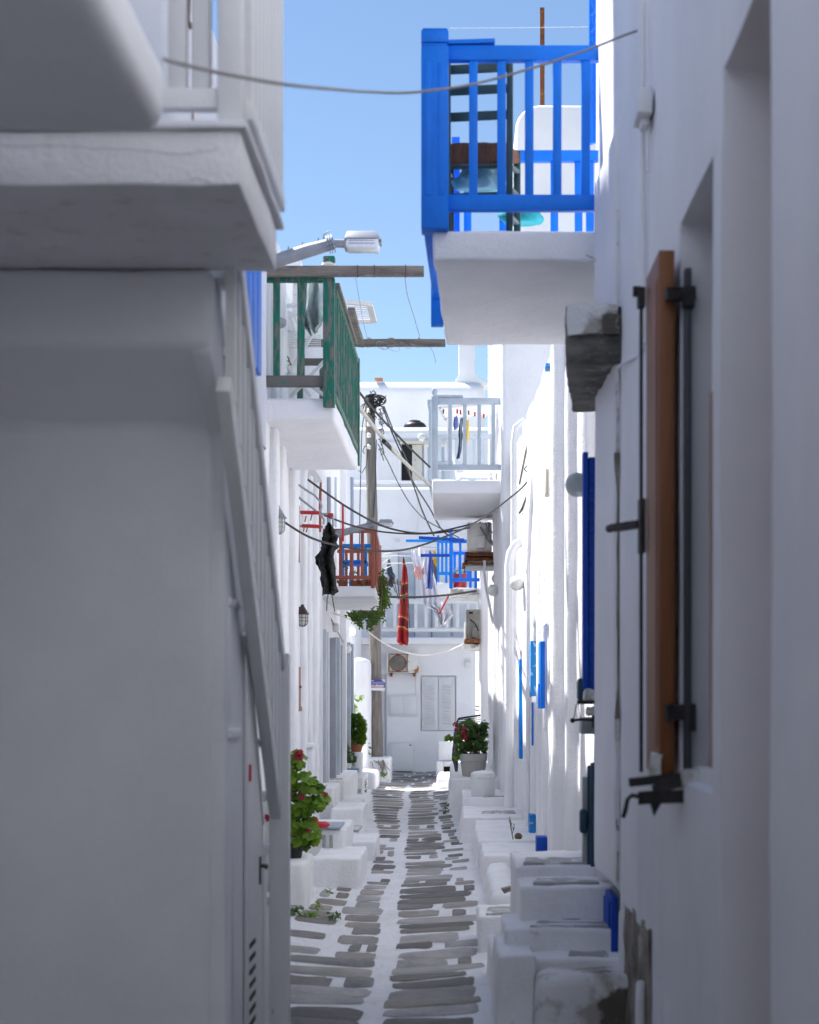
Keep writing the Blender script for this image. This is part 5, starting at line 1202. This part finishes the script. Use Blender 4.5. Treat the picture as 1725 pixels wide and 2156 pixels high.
wire([(796,935),(815,968),(835,1010),(857,1050),(879,1078),(905,1100),(967,1132)],'thin cable curving from the middle of the pole toward the blue balcony',.010,'wire',Y0=32.5,Y1=30)
wire([(772,850),(763,900),(760,980),(758,1076),(757,1160)],'thin cable hanging nearly upright beside the wooden pole',.009,'wire',Y0=32.3,Y1=31.5)
wire([(753,760),(752,800),(751,850)],'fine wire hanging at the far corner of the green balcony',.003,'wiregrey',Y0=15.7,Y1=15.7)
wire([(748,578),(755,620),(766,680),(775,716)],'thinner straight cord tied between the two weathered planks',.0022,'wiregrey',Y0=12.7,Y1=15.6,cat='cord',nm='cord')
wire([(853,580),(858,620),(870,660),(884,708)],'thicker twisted cord tied between the two weathered planks',.003,'wiregrey',Y0=12.7,Y1=15.6,cat='cord',nm='cord')
wire([(948,59),(1100,58),(1250,56)],'fine white line strung above the blue balcony rail',.0013,'wirewhite',Y0=10.4,Y1=10.0,cat='cord',nm='cord')
wire([(1120,912),(1112,935),(1106,960),(1100,990),(1094,1020)],'dark frayed cable on the sunlit parapet running down beside a white pipe',.012,'stone',Y0=18,Y1=18)
wire([(1138,976),(1128,1002),(1112,1040),(1100,1070),(1094,1080)],'brown bundle of cables bound to the white pipe with string',.014,'stone',Y0=17.8,Y1=18.6)
wire([(1142,972),(1125,968),(1106,985),(1108,992),(1126,1004)],'loose black loop of cable at the wall end of the long cable',.006,'wirered',Y0=17.6,Y1=17.8)
wire([(1175,730),(1174,800),(1174,900),(1173,980)],'painted thin cable running down the sunlit parapet to the cream box',.006,'wiregrey',Y0=13.1,Y1=13.6)
# ================================================================== AIR CONDITIONERS
def ac_front(px0,px1,yt,yb,Y,label):
    t = thing('air_conditioner', label, 'air conditioner', P((px0+px1)/2,yb,Y))
    g = G(); g.pb(px0,px1,yt,yb,Y,Y+.28); g.bevel(.012); g.build('casing',M['rustwhite'],t)
    c = P(px0+(px1-px0)*.36,(yt+yb)/2,Y-.004); r_ = (yb-yt)*.40*Y/F
    g = G(); g.lathe(c,[(r_,-.002),(r_,.003)],28,'Y'); g.build('fan_opening',M['acgrey'],t)
    g = G(); g.box(c.x-r_*1.18,c.x+r_*1.18,Y-.012,Y-.001,c.z-r_*1.12,c.z+r_*1.12); 
    bmesh.ops.delete(g.bm,geom=g.bm.faces[:],context='FACES') if False else None
    g.bm.clear()
    for s in range(4):
        a_ = [(-1,-1),(1,-1),(1,1),(-1,1)]; p,q = a_[s],a_[(s+1)%4]
        g.bar((c.x+p[0]*r_*1.15,Y-.008,c.z+p[1]*r_*1.1),(c.x+q[0]*r_*1.15,Y-.008,c.z+q[1]*r_*1.1),.016,.016)
    for k in range(8): z = c.z-r_+2*r_*(k+.5)/8; w_ = r_*1.12; g.tube([(c.x-w_,Y-.012,z),(c.x+w_,Y-.012,z)],.004,5)
    g.tube([(c.x+r_*math.cos(i*.25),Y-.01,c.z+r_*math.sin(i*.25)) for i in range(27)],.008,5)
    g.build('fan_guard',M['rust'],t)
    for f in (.14,.86):
        g = G(); x = px0+(px1-px0)*f; g.pb(x-2,x+2,yb,yb+7,Y,Y+.3); g.pb(x-3,x+3,yb,yb+2,Y,Y+.3); g.build('bracket',M['rust'],t)
    return t
ac_front(814,882,1375,1417,35.7,'rust eaten air conditioner with round fan on the far house wall')
a1 = thing('air_conditioner','end of a white air conditioner on rusty shelves under the grey balcony','air conditioner',P(1014,1180,24))
Y = 23.9
part(a1,'acwhite','casing',(984,1036,1100,1163,Y,Y+.75),bev=.012)
part(a1,'acwhite','end_panel',(991,1036,1104,1160,Y-.02,Y-.001),bev=.01); part(a1,'plastic','valve_cover',(1004,1022,1127,1154,Y-.09,Y-.021),bev=.02)
g = G(); g.tube([P(1012,1110,Y-.04),P(1020,1125,Y-.06),P(1030,1138,Y-.05),P(1040,1148,Y),P(1048,1160,Y)],.018,8); g.tube([P(1030,1100,Y-.04),P(1026,1115,Y-.06),P(1030,1135,Y-.06),P(1040,1145,Y)],.022,8); g.tube([P(1022,1100,Y-.03),P(1030,1118,Y-.05),P(1040,1122,Y)],.01,6); g.build('hose',M['wiregrey'],a1)
g = G(); g.pb(980,1047,1162,1166,Y-.12,Y+.8); g.pb(983,1044,1167,1171,Y-.14,Y+.8); g.pb(979,1046,1174,1180,Y-.12,Y+.8); g.pb(974,1044,1184,1189,Y-.16,Y+.7); g.rough(.012,.06,9); g.build('rusty_shelf',M['rust'],a1)
g = G(); g.pb(984,1042,1178,1184,Y-.1,Y+.7); g.pb(981,1042,1189.5,1193,Y-.14,Y+.7); g.rough(.008,.08,7); g.build('shelf_board',M['teal2'],a1)
g = G(); g.pb(1008,1013,1098,1101.5,Y-.03,Y-.02); g.build('plate',M['rust'],a1)
pipe([P(1020,1180,Y-.18),P(1021,1192,Y-.18),P(1019,1200,Y-.1),P(1024,1240,Y),P(1036,1300,Y+.3),P(1044,1330,Y+.5)],.02,M['plastic'],h5,'condensate_pipe')
a2 = thing('air_conditioner','dark stained air conditioner hanging below the small blue balcony','air conditioner',P(995,1345,29))
Y = 28.9
part(a2,'acgrey','casing',(982,1011,1283,1346,Y,Y+.7),bev=.012); part(a2,'acwhite','front_grille',(978,982,1310,1350,Y+.02,Y+.7),bev=.006)
part(a2,'dark','badge',(988,996,1288,1292,Y-.01,Y-.001),bev=.001); part(a2,'acgrey','valve_cover',(994,1004,1322,1342,Y-.06,Y-.001),bev=.012)
g = G(); g.tube([P(990,1304,Y-.03),P(998,1310,Y-.05),P(1004,1318,Y-.05),P(1007,1328,Y)],.012,6); g.build('hose',M['wire'],a2)
g = G(); g.pb(978,1011,1346,1354,Y-.05,Y+.75); g.rough(.014,.05,9); g.build('rusty_tray',M['rust'],a2)
lg = part(None,'dirty','concrete_shelf',(975,1010,1356,1369,28.9,29.6)); setp(lg,'small flaking white shelf on the wall below the dark air conditioner','shelf')
# ================================================================== LAUNDRY
def wind_cloth(*a, **k): return cloth(*a, **k)
tw = wind_cloth('towel',[(1173,849,851),(1200,847.5,857),(1225,845,860),(1260,842,859.5),(1300,839,860),(1330,837,860),(1350,836,860.5),(1358,846,858)],30.8,M['red'],'long red and gold patterned towel hanging folded from a line','towel',.035,2,seed=2)
def towel_mat():
    m = M['red'].copy(); m.name = 'patterned_towel'; t = m.node_tree; N,L = t.nodes,t.links; b = N['Principled BSDF']
    tc = N.new('ShaderNodeTexCoord'); wv = N.new('ShaderNodeTexWave'); wv.wave_type = 'RINGS'; wv.inputs['Scale'].default_value = .42; wv.inputs['Distortion'].default_value = 2.2; wv.inputs['Detail'].default_value = 0
    mp = N.new('ShaderNodeMapping'); mp.inputs['Scale'].default_value = (9,0,1.3); mp.inputs['Location'].default_value = (.3,0,-.9)
    L.new(tc.outputs['Object'],mp.inputs['Vector']); L.new(mp.outputs[0],wv.inputs['Vector']); cr = N.new('ShaderNodeValToRGB'); e = cr.color_ramp.elements
    e[0].color = (.30,.008,.012,1); e[1].color = (.16,.004,.012,1); e[1].position = .95
    for p,c in ((.45,(.42,.035,.010,1)),(.62,(.38,.03,.012,1)),(.68,(.55,.33,.12,1)),(.76,(.50,.28,.10,1)),(.80,(.20,.006,.014,1))): q = e.new(p); q.color = c
    cr.color_ramp.interpolation = 'CONSTANT'
    L.new(wv.outputs['Fac'],cr.inputs[0]); L.new(cr.outputs[0],b.inputs['Base Color']); return m
tw.data.materials[0] = towel_mat()
wind_cloth('jacket',[(1101,690,696),(1108,685,701),(1122,680,707),(1131,678,712),(1140,677,708),(1150,676,713),(1156,675,705),(1172,664,702),(1184,664,704),(1192,670,705),(1205,675,706),(1215,674,707),(1232,678,708),(1243,679,712),(1252,678,702)],17.3,M['black'],'big black jacket hanging dark against the red brown balcony','jacket',.06,2,seed=1,nx=18)
g = G(); g.tube([P(691,1252,17.3),P(689,1265,17.3),P(688,1286,17.3)],.005,5); g.tube([P(699,1252,17.3),P(702,1270,17.3),P(705,1288,17.3)],.005,5); g.build('drawstring',M['wire'],label='two thin drawstrings dangling from the hem of the black jacket',cat='cord')
wind_cloth('sleeve',[(1082,609,612),(1110,609,616),(1128,609,620),(1142,614,624),(1170,619,625)],16.9,M['black'],'narrow black garment hanging beside the orange shutter above the laundry arms','garment',.03,1,seed=4)
wind_cloth('shorts',[(1176,818,820.5),(1192,815,824),(1206,814,828),(1214,818,833),(1226,817,829),(1236,816.5,827)],31.0,M['denim'],'faded denim garment pegged beside the red towel','garment',.03,2,seed=3)
wind_cloth('shirt',[(1158,866,880),(1178,868,884),(1192,872,890),(1206,874,888)],30.6,M['wcloth'],'crumpled white shirt pegged first on the laundry line','shirt',.04,2,seed=6)
wind_cloth('shirt',[(1152,882,894),(1172,881,896),(1192,880,900),(1206,884,902)],31.0,M['wcloth'],'white top hanging just behind the pink one','shirt',.04,2,seed=7)
wind_cloth('top',[(1193,873,884),(1204,872,886),(1214,876,886),(1220,882,886)],30.4,M['pcloth'],'small pink garment below the crumpled white shirt','garment',.03,1,seed=8)
wind_cloth('top',[(1195,888,892),(1204,887,894),(1210,890,895)],30.3,M['pcloth'],'tiny peach garment between the white tops','garment',.02,1,seed=18)
wind_cloth('shirt',[(1160,904,908),(1180,902,911),(1205,899,912),(1225,898,911),(1240,897,910)],30.2,M['bcloth'],'blue shirt hanging in front of the long white sheet','shirt',.04,2,seed=9)
wind_cloth('cloth',[(1159,913,916),(1175,912,920),(1190,915,921)],30.8,M['ycloth'],'bright yellow cloth pegged last on the laundry line by the blue railing','cloth',.02,1,seed=10)
wind_cloth('garment',[(1180,911,917),(1200,912,921),(1222,913,921),(1234,916,920)],30.9,M['gcloth'],'grey garment below the yellow cloth','garment',.02,1,seed=11)
wind_cloth('sheet',[(1168,892,904),(1195,886,910),(1225,886,918),(1250,888,922),(1268,890,924),(1276,895,926),(1284,912,930),(1300,922,932),(1318,928,932.5)],30.7,M['wcloth'],'long white sheet blown sideways below the other laundry','sheet',.06,3,seed=12)
wind_cloth('sheet',[(1268,926,944),(1280,926,950),(1292,928,956),(1304,930,946),(1316,931,934)],31.3,M['wcloth'],'thin white cloth corner fluttering beside the long sheet','sheet',.04,2,seed=13)
g = G(); g.tube([P(944.5,1255,29.3),P(925,1292,29.0)],.016,8); g.build('pole_stick',M['red'],label='dark red stick slanting under the small blue balcony',cat='stick')
lr = thing('drying_rack','thin metal airer frame holding the red towel on the far balcony','drying rack',P(840,1180,31))
g = G(); Y = 30.9
g.tube([P(803,1172,Y),P(835,1170,Y),P(866,1171,Y),P(869,1178,Y),P(872,1187,Y)],.012,6); g.tube([P(810,1187,Y),P(870,1185,Y)],.012,6); g.tube([P(800,1190,Y),P(828,1170,Y)],.009,5); g.tube([P(806,1200,Y),P(836,1185,Y)],.009,5); g.tube([P(806,1168,Y-.5),P(838,1160,Y-.5),P(874,1151,Y-.3)],.02,6)
g.build('frame',M['plastic'],lr)
g = G(); g.tube([P(835,1170,Y),P(836,1345,Y+4.5)],.006,4) if 0 else None; g.tube([P(803,1172,Y),P(803,1240,Y)],.01,5); g.build('leg',M['steel'],lr)
cl = wire([(862,1155),(880,1152),(905,1152),(925,1154)],'short washing line the white and blue laundry hangs from',.005,'wiregrey',Y0=30.6,Y1=30.9,cat='line',nm='washing_line')
# red tipped laundry arms on the left wall
la_ = thing('laundry_rack','folding steel laundry rack with red tips fixed to the wall above the jacket','laundry rack',P(620,1100,16.6))
Y = 17.2
g = G()
g.tube([P(612,1014,Y),P(625,1018,Y),P(645,1032,Y),P(663,1043,Y),P(674,1056,Y),P(678,1066,Y),P(676,1074,Y),P(668,1080,Y)],.011,8)
g.tube([P(611,1042,Y),P(626,1045,Y),P(645,1060,Y),P(662,1073,Y),P(676,1084,Y),P(683,1095,Y),P(681,1104,Y)],.011,8)
g.tube([P(610,1079,Y),P(640,1078,Y),P(690,1083,Y),P(698,1082,Y),P(701,1086,Y),P(702,1108,Y)],.011,8); g.tube([P(619,1107,Y),P(680,1110,Y)],.013,8)
g.build('arm',M['steel'],la_)
for a,b,c,d in ((611,1013,622,1016),(610,1042,627,1046),(633,1079,673,1080),(636,1107,676,1109),(691,1084,702,1085)):
    g = G(); g.tube([P(a,b,Y),P((a+c)/2,(b+d)/2-.3,Y),P(c,d,Y)],.019,8); g.build('red_grip',M['redpl'],la_)
g = G()
for px,py in ((645,1086),(657,1083),(642,1106),(648,1108)): g.bar(P(px,py,Y-.02),P(px-3,py+13,Y-.02),.012,.012)
g.build('clothes_peg',M['plank'],la_)
g = G(); g.tube([P(722,1063,21.5),P(722.5,1140,21.5)],.014,8); g.build('broom_handle',M['redpl'],label='thin red pole standing upright beside the red brown balcony',cat='pole')
# ================================================================== PLANTS AND POTS
def potted(name,label,cat,loc): return thing(name,label,cat,loc)
gp = thing('potted_geranium','large leafy geranium with crimson flowers in a black pot','potted plant',P(622,1812,12.85))
Y = 12.85; k = Y/F
c = P(617,1809,Y); g = G(); g.lathe(c,[(17*k,.0),(18*k,.01),(25*k,44*k),(26.5*k,46*k),(26*k,50*k),(22*k,50*k),(20*k,40*k)],22); g.build('pot',M['blackpl'],gp)
g = G(); g.lathe(c-Vector((0,0,.018)),[(20*k,0),(27*k,.006),(29*k,.022),(24*k,.018)],22); g.build('saucer',M['terra'],gp)
g = G()
for px,py in ((625,1600),(640,1640),(618,1660),(660,1680),(676,1690),(645,1710),(630,1735),(660,1745),(608,1620)):
    a = P(617+R.uniform(-8,8),1768,Y+R.uniform(-.05,.05)); b = P(px,py,Y+R.uniform(-.1,.1)); m_ = a.lerp(b,.55)+Vector((R.uniform(-.05,.05),R.uniform(-.05,.05),.04)); g.tube([a,m_,b],[.011,.008,.005],6)
g.build('stem',M['stem'],gp)
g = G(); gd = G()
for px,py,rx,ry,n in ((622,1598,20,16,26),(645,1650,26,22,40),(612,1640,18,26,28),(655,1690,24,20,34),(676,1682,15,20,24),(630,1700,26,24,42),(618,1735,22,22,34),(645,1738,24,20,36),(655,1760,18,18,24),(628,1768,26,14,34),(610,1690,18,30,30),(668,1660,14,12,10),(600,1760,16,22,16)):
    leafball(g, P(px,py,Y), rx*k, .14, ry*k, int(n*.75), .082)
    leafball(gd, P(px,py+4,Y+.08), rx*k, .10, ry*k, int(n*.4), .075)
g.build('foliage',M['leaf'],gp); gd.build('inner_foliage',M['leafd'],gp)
def flower(par,px,py,Y,r,n=26):
    g = G(); c = P(px,py,Y)
    for _ in range(n):
        q = Vector((R.gauss(0,1),R.gauss(0,1),R.gauss(0,1))).normalized()*r*R.uniform(.4,1); leaf1(g,c+q,q.normalized(),r*.75,'round')
    return g.build('flower',M['petal'],par)
for a in ((629,1590,.045),(636,1678,.026),(685,1673,.022),(649,1749,.018),(562,1722,.03)): flower(gp,a[0],a[1],Y-.16,a[2])
g = G(); c = P(676,1737,14.9); g.ball(c,.06,16,10,(1.25,.8,.5)); g.ball(c+Vector((-.06,0,.035)),.04,14,8,(1,.8,1.1)); g.rough(.012,.03,14); g.build('red_cloth',M['redpl'],label='crumpled bright red cloth on the upright white block behind the geranium',cat='cloth')
g = G(); g.pb(655,716,1742,1746,14.95,15.6); g.build('tray',M['greyblue2'],label='thin dark board under the crumpled red cloth',cat='board')
def weed(px,py,Y,rx,ry,n,sz,label,m='leafd'):
    g = G(); leafball(g,P(px,py,Y),rx,.06,ry,n,sz,'leaf'); g.build('weed',M[m],label=label,cat='weed')
weed(620,1918,12.2,.10,.04,60,.05,'spreading green weed at the foot of the geranium block')
weed(650,1926,12.2,.10,.025,40,.045,'low creeping weed beside the spreading one at the lane edge','leaf')
weed(668,1906,12.6,.03,.03,18,.04,'small weed in the corner of the large white step','leaf'); weed(693,1883,13.6,.03,.07,22,.05,'tall thin weed in front of the large white step','leaf')
weed(702,1930,12.1,.06,.025,34,.04,'round tuft of weed sprouting between the paving stones')
weed(727,1758,16.4,.03,.05,14,.04,'weed beside the thin dark slate slab'); weed(768,1660,28.0,.05,.16,70,.06,'trailing green weed down the side of the grey ledge')
weed(808,1632,31.9,.07,.04,34,.07,'little green tuft at the foot of the pole plinth','leaf'); weed(940,1705,22.6,.02,.12,24,.05,'thin weed strip along the foot of the long dirty ledge')
# left pots
def pot(par,px,yb,Y,w,h,m,rim=1.12,n=22):
    c = P(px,yb,Y); g = G(); r_ = w/2
    g.lathe(c,[(r_*.72,0),(r_*.74,.01),(r_*.95,h*.72),(r_,h*.74),(r_*rim*.98,h*.76),(r_*rim,h),(r_*.94,h),(r_*.9,h*.85)],n); g.build('pot',M[m],par)
    g = G(); g.lathe(c+Vector((0,0,h*.85)),[(r_*.89,0),(r_*.5,.01),(.01,.012)],n); g.build('soil',M['soil'],par)
    return c+Vector((0,0,h))
wp = thing('potted_geranium','dark leafy geranium in a white pot beside the pale drum and blue tray','potted plant',P(726,1627,27.9))
c = pot(wp,727,1627.5,27.9,.21,.16,'plastic')
g = G(); 
for _ in range(7): g.tube([c-Vector((0,0,.02)),c+Vector((R.uniform(-.12,.12),R.uniform(-.08,.08),R.uniform(.12,.26)))],[.008,.004],5)
g.build('stem',M['stem'],wp)
g = G(); leafball(g,c+Vector((-.07,0,.14)),.11,.1,.12,45,.065); leafball(g,c+Vector((.09,0,.10)),.10,.1,.10,40,.065); leafball(g,c+Vector((.0,0,.24)),.08,.1,.10,28,.065); leafball(g,c+Vector((.14,-.03,.0)),.04,.06,.06,12,.06); g.build('foliage',M['leafd'],wp)
def drum(name,label,cat,px0,px1,yt,yb,Y,m):
    k = Y/F; r_ = (px1-px0)/2*k; h_ = (yb-yt)*k; c = P((px0+px1)/2,yb,Y); t = thing(name,label,cat,c)
    g = G(); g.lathe(c,[(r_*.93,0),(r_*.96,.01),(r_,h_*.70),(r_*.99,h_*.72)],28); g.build('body',M[m],t)
    g = G(); g.lathe(c,[(r_*.99,h_*.725),(r_*1.03,h_*.73),(r_*1.03,h_*.86),(r_*.99,h_*.90),(r_*.8,h_*.95),(.01,h_)],28); g.build('lid',M[m],t); return t
drum('drum','pale drum under the feathery shrub','drum',739,765,1581,1628,28.6,'offwhite')
drum('drum','round white drum with a lid in front of the big grey pot','drum',992,1043,1622,1679,20.75,'plastic')
sp = thing('potted_shrub','feathery bright green shrub in a terracotta pot on the pale drum','potted plant',P(750,1582,28.6))
c = pot(sp,751,1583,28.6,.22,.13,'terra')
g = G(); g.tube([c-Vector((0,0,.03)),c+Vector((-.01,0,.25))],[.012,.006],6); g.build('stem',M['stem'],sp)
g = G()
for _ in range(1900):
    t_ = R.random(); z = t_*.50; rr = .135*math.sqrt(max(.03,1-((t_-.38)/.62)**2)); a = R.uniform(0,6.3); q = R.uniform(.0,1)**.5
    p = c+Vector((rr*q*math.cos(a),rr*q*math.sin(a),z-.03)); d = Vector((math.cos(a),math.sin(a)-.2,1.0+R.uniform(-.7,.5))).normalized()
    tt_ = d; b_ = d.cross(Vector((R.uniform(-1,1),R.uniform(-1,1),.1))).normalized(); s = R.uniform(.05,.09)
    g._f([g.bm.verts.new(p-b_*s*.10),g.bm.verts.new(p+tt_*s*.5-b_*s*.17),g.bm.verts.new(p+tt_*s),g.bm.verts.new(p+tt_*s*.5+b_*s*.17)])
for _ in range(70): p = c+Vector((.10+R.uniform(0,.05),R.uniform(-.05,.05),.32+R.uniform(-.03,.06))); leaf1(g,p,Vector((R.uniform(-.3,.3),-1,.2)).normalized(),.06,'spike')
g.build('foliage',M['leafc'],sp)
vn = thing('climbing_vine','thin climbing vine rising above the feathery shrub','vine',P(746,1520,30.8))
Y = 30.7; g = G(); g.tube([P(744,1525,Y),P(746,1495,Y),P(743,1470,Y),P(745,1440,Y)],.01,6); g.build('stem',M['stem'],vn)
g = G()
for px,py,rx,ry,n in ((744,1466,3,12,40),(747,1492,5,12,60),(756,1474,5,4,26),(761,1468,2,5,14),(746,1510,4,8,30)): leafball(g,P(px,py,Y),rx*Y/F,.06,ry*Y/F,n,.065,'leaf')
g.build('foliage',M['leaf'],vn)
g = G(); leafball(g,P(768,1582,31.6),.07,.05,.2,46,.10,'leaf'); c = P(768,1612,31.6); sv = thing('potted_plant','small slender plant in a narrow terracotta pot beside the wooden pole','potted plant',c); g.build('foliage',M['leafd'],sv)
g = G(); g.lathe(c,[(.05,0),(.075,.16),(.08,.18),(.06,.18)],14); g.build('pot',M['terra'],sv)
part_t = G(); part_t.pb(705,754,1620,1628,27.3,27.7); part_t.bevel(.008); part_t.build('tray',M['tray'],label='flat blue tray lying on the edge of the grey ledge',cat='tray')
fc_ = thing('folding_chair','folded metal chair leaning behind the white pot of dark geranium','chair',P(726,1600,28.2))
g = G(); g.tube([P(720,1550,28.3),P(733,1610,28.1)],.008,6); g.tube([P(724,1548,28.3),P(738,1608,28.1)],.008,6)
for k in range(6): g.tube([P(721+k*2,1556+k*8,28.28),P(726+k*2,1555+k*8,28.28)],.005,5)
g.build('frame',M['steel'],fc_)
# right big pot
rp = thing('potted_geranium','big dark geranium bush with red flowers in a pale grey pot','potted plant',P(997,1643,23.6))
Y = 23.6; k = Y/F; c = pot(rp,997,1644,Y,56*k,57*k,'potgrey',rim=1.06,n=30)
g = G()
for i in range(26): a = 2*math.pi*i/26; r0,r1 = 28*k*.735,28*k*.955; u = Vector((math.cos(a),math.sin(a),0)); b0 = P(997,1644,Y); g.tube([b0+u*r0+Vector((0,0,.02)),b0+u*r1+Vector((0,0,57*k*.70))],.006,4)
g.build('rib',M['potgrey'],rp)
g = G()
for _ in range(12):
    b = c+Vector((R.uniform(-.2,.18),R.uniform(-.1,.1),R.uniform(.15,.4))); g.tube([c+Vector((R.uniform(-.08,.1),0,-.03)),c.lerp(b,.5)+Vector((.02,0,.03)),b],[.012,.009,.005],6)
g.tube([c+Vector((-.08,0,0)),P(965,1572,Y),P(952,1558,Y)],[.009,.007,.005],6)
g.build('stem',M['stem'],rp)
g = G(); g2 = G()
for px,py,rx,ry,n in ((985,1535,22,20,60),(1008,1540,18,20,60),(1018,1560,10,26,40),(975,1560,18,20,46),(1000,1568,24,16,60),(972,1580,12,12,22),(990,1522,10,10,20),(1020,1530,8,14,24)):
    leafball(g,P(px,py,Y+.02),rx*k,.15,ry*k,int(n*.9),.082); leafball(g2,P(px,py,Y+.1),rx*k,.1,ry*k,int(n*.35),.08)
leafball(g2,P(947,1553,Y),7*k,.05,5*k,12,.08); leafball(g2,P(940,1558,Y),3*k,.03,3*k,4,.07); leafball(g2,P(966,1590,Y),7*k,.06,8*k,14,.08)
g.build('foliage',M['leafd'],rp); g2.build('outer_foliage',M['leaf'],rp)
for a in ((960,1526,.04),(978,1536,.045),(977,1550,.05),(961,1536,.035),(981,1556,.03)): flower(rp,a[0],a[1],Y-.2,a[2])
ft = thing('folded_table','black metal folding frame with grey cloth behind the big pot','folding frame',P(985,1640,25.5))
g = G(); Y = 25.2
g.tube([P(963,1618,Y),P(963,1520,Y),P(966,1513,Y),P(985,1510,Y),P(1012,1506,Y)],.014,8)
for q in range(3): g.tube([P(965,1516+q*4,Y),P(1012,1511+q*4,Y)],.006,5)
g.tube([P(961,1618,Y),P(961,1632,Y),P(972,1646,Y)],.016,8); g.tube([P(1001,1495,Y),P(1010,1496,Y)],.008,6); g.tube([P(1001,1487,Y+.2),P(1010,1488,Y+.2)],.008,6); g.build('frame',M['iron'],ft)
cloth('grey_cloth',[(1540,956,962),(1570,954,962),(1590,952,965),(1596,952,963),(1620,958,964),(1636,960,963)],25.0,M['gcloth'],None,None,.03,2,parent=ft)
# greenery on the red balcony
hp = thing('trailing_plant','trailing green plants spilling over the outer edge of the red brown balcony','plant',P(800,1235,24))
g = G(); Y = 23.4; k = Y/F
for px,py,sx,sy,n,yy in ((805,1232,5,16,220,24.2),(807,1262,4,16,170,24.3),(811,1250,7,12,60,24.6),(800,1292,6,7,110,23.4),(790,1300,8,8,110,22.95),(782,1303,5,10,90,22.95),(779,1320,3,6,40,22.9),(755,1294,9,4,90,22.95),(748,1301,5,6,60,22.95),(758,1312,3,6,40,22.9),(768,1294,14,3,90,22.95),(816,1268,4,6,40,25),(743,1296,5,4,30,22.95),(735,1294,3,2,10,22.95)):
    for _ in range(int(n*1.3)):
        p = P(px+R.gauss(0,sx*.75),py+R.gauss(0,sy*.8),yy+R.gauss(0,.06)); leaf1(g,p,Vector((R.uniform(-.7,.7),-1,R.uniform(-.5,.7))).normalized(),R.uniform(.03,.06),'leaf')
g.build('foliage',M['leaft'],hp)
g = G()
for px,py in ((744,1305),(757,1318),(781,1325),(792,1306),(806,1300)): g.tube([P(px+6,1285,22.98),P(px+2,(1285+py)/2,22.96),P(px,py,22.94)],.006,5)
g.tube([P(803,1222,24),P(805,1250,23.8),P(801,1286,23.0),P(790,1286,22.98),P(748,1286,22.98)],.006,4)
for q in range(6): a = P(803,1225,24); g.tube([a,a+Vector((.12+.05*q,0,.1-.03*q)),a+Vector((.2+.04*q,0,-.15-.1*q))],.006,4)
g.build('stem',M['stem'],hp)
for i,(px,ww) in enumerate(((721,12),(747,8),(767,10),(780,5))):
    t = thing('balcony_plant',('bushiest green plant behind the bars on the red brown balcony floor','small green plant between the middle balusters of the red balcony','leafy plant next to the corner post of the red balcony','tiny plant squeezed against the corner post of the red balcony')[i],'plant',P(px,1234,23.6))
    g = G(); leafball(g,P(px,1225,23.6),ww*k,.08,8*k,60 if ww>8 else 34,.05,'leaf'); 
    if i==0: leafball(g,P(728,1190,24),5*k,.05,16*k,40,.05,'leaf')
    if i==1: leafball(g,P(748,1205,24),4*k,.05,8*k,20,.05,'leaf')
    g.build('foliage',M['leaft'],t)
    g = G(); c = P(px,1236,23.6); g.lathe(c,[(.05,0),(.07,.09),(.06,.09)],12); g.build('pot',M['terra'],t)
GROUPS = {'globe_lamp':'globe lamps on the alley walls','cage_lamp':'cage lamps on the alley walls','wall_lamp':'round lamps on the far house','street_lamp':'street lamps over the lane',
 'white_step':'whitewashed steps along the lane','white_ledge':'whitewashed ledges along the lane','house':'white houses along the alley','balcony':'balconies over the lane','cable':'cables strung over the lane',
 'cord':'thin cords','air_conditioner':'air conditioners on the walls','weed':'weeds at the lane edges','potted_geranium':'potted geraniums','balcony_plant':'plants on the red balcony','line_beam':'washing beams of the blue balcony',
 'timber_beam':'planks jutting from the green balcony','drum':'pale drums','shirt':'laundry on the line','sheet':'laundry on the line','garment':'laundry on the line','top':'laundry on the line','shorts':'laundry on the line','drying_rack':'clothes airers'}
for o in list(COL.objects):
    if o.parent is None and o.get('label') and o.name.split('.')[0] in GROUPS: o['group'] = GROUPS[o.name.split('.')[0]]
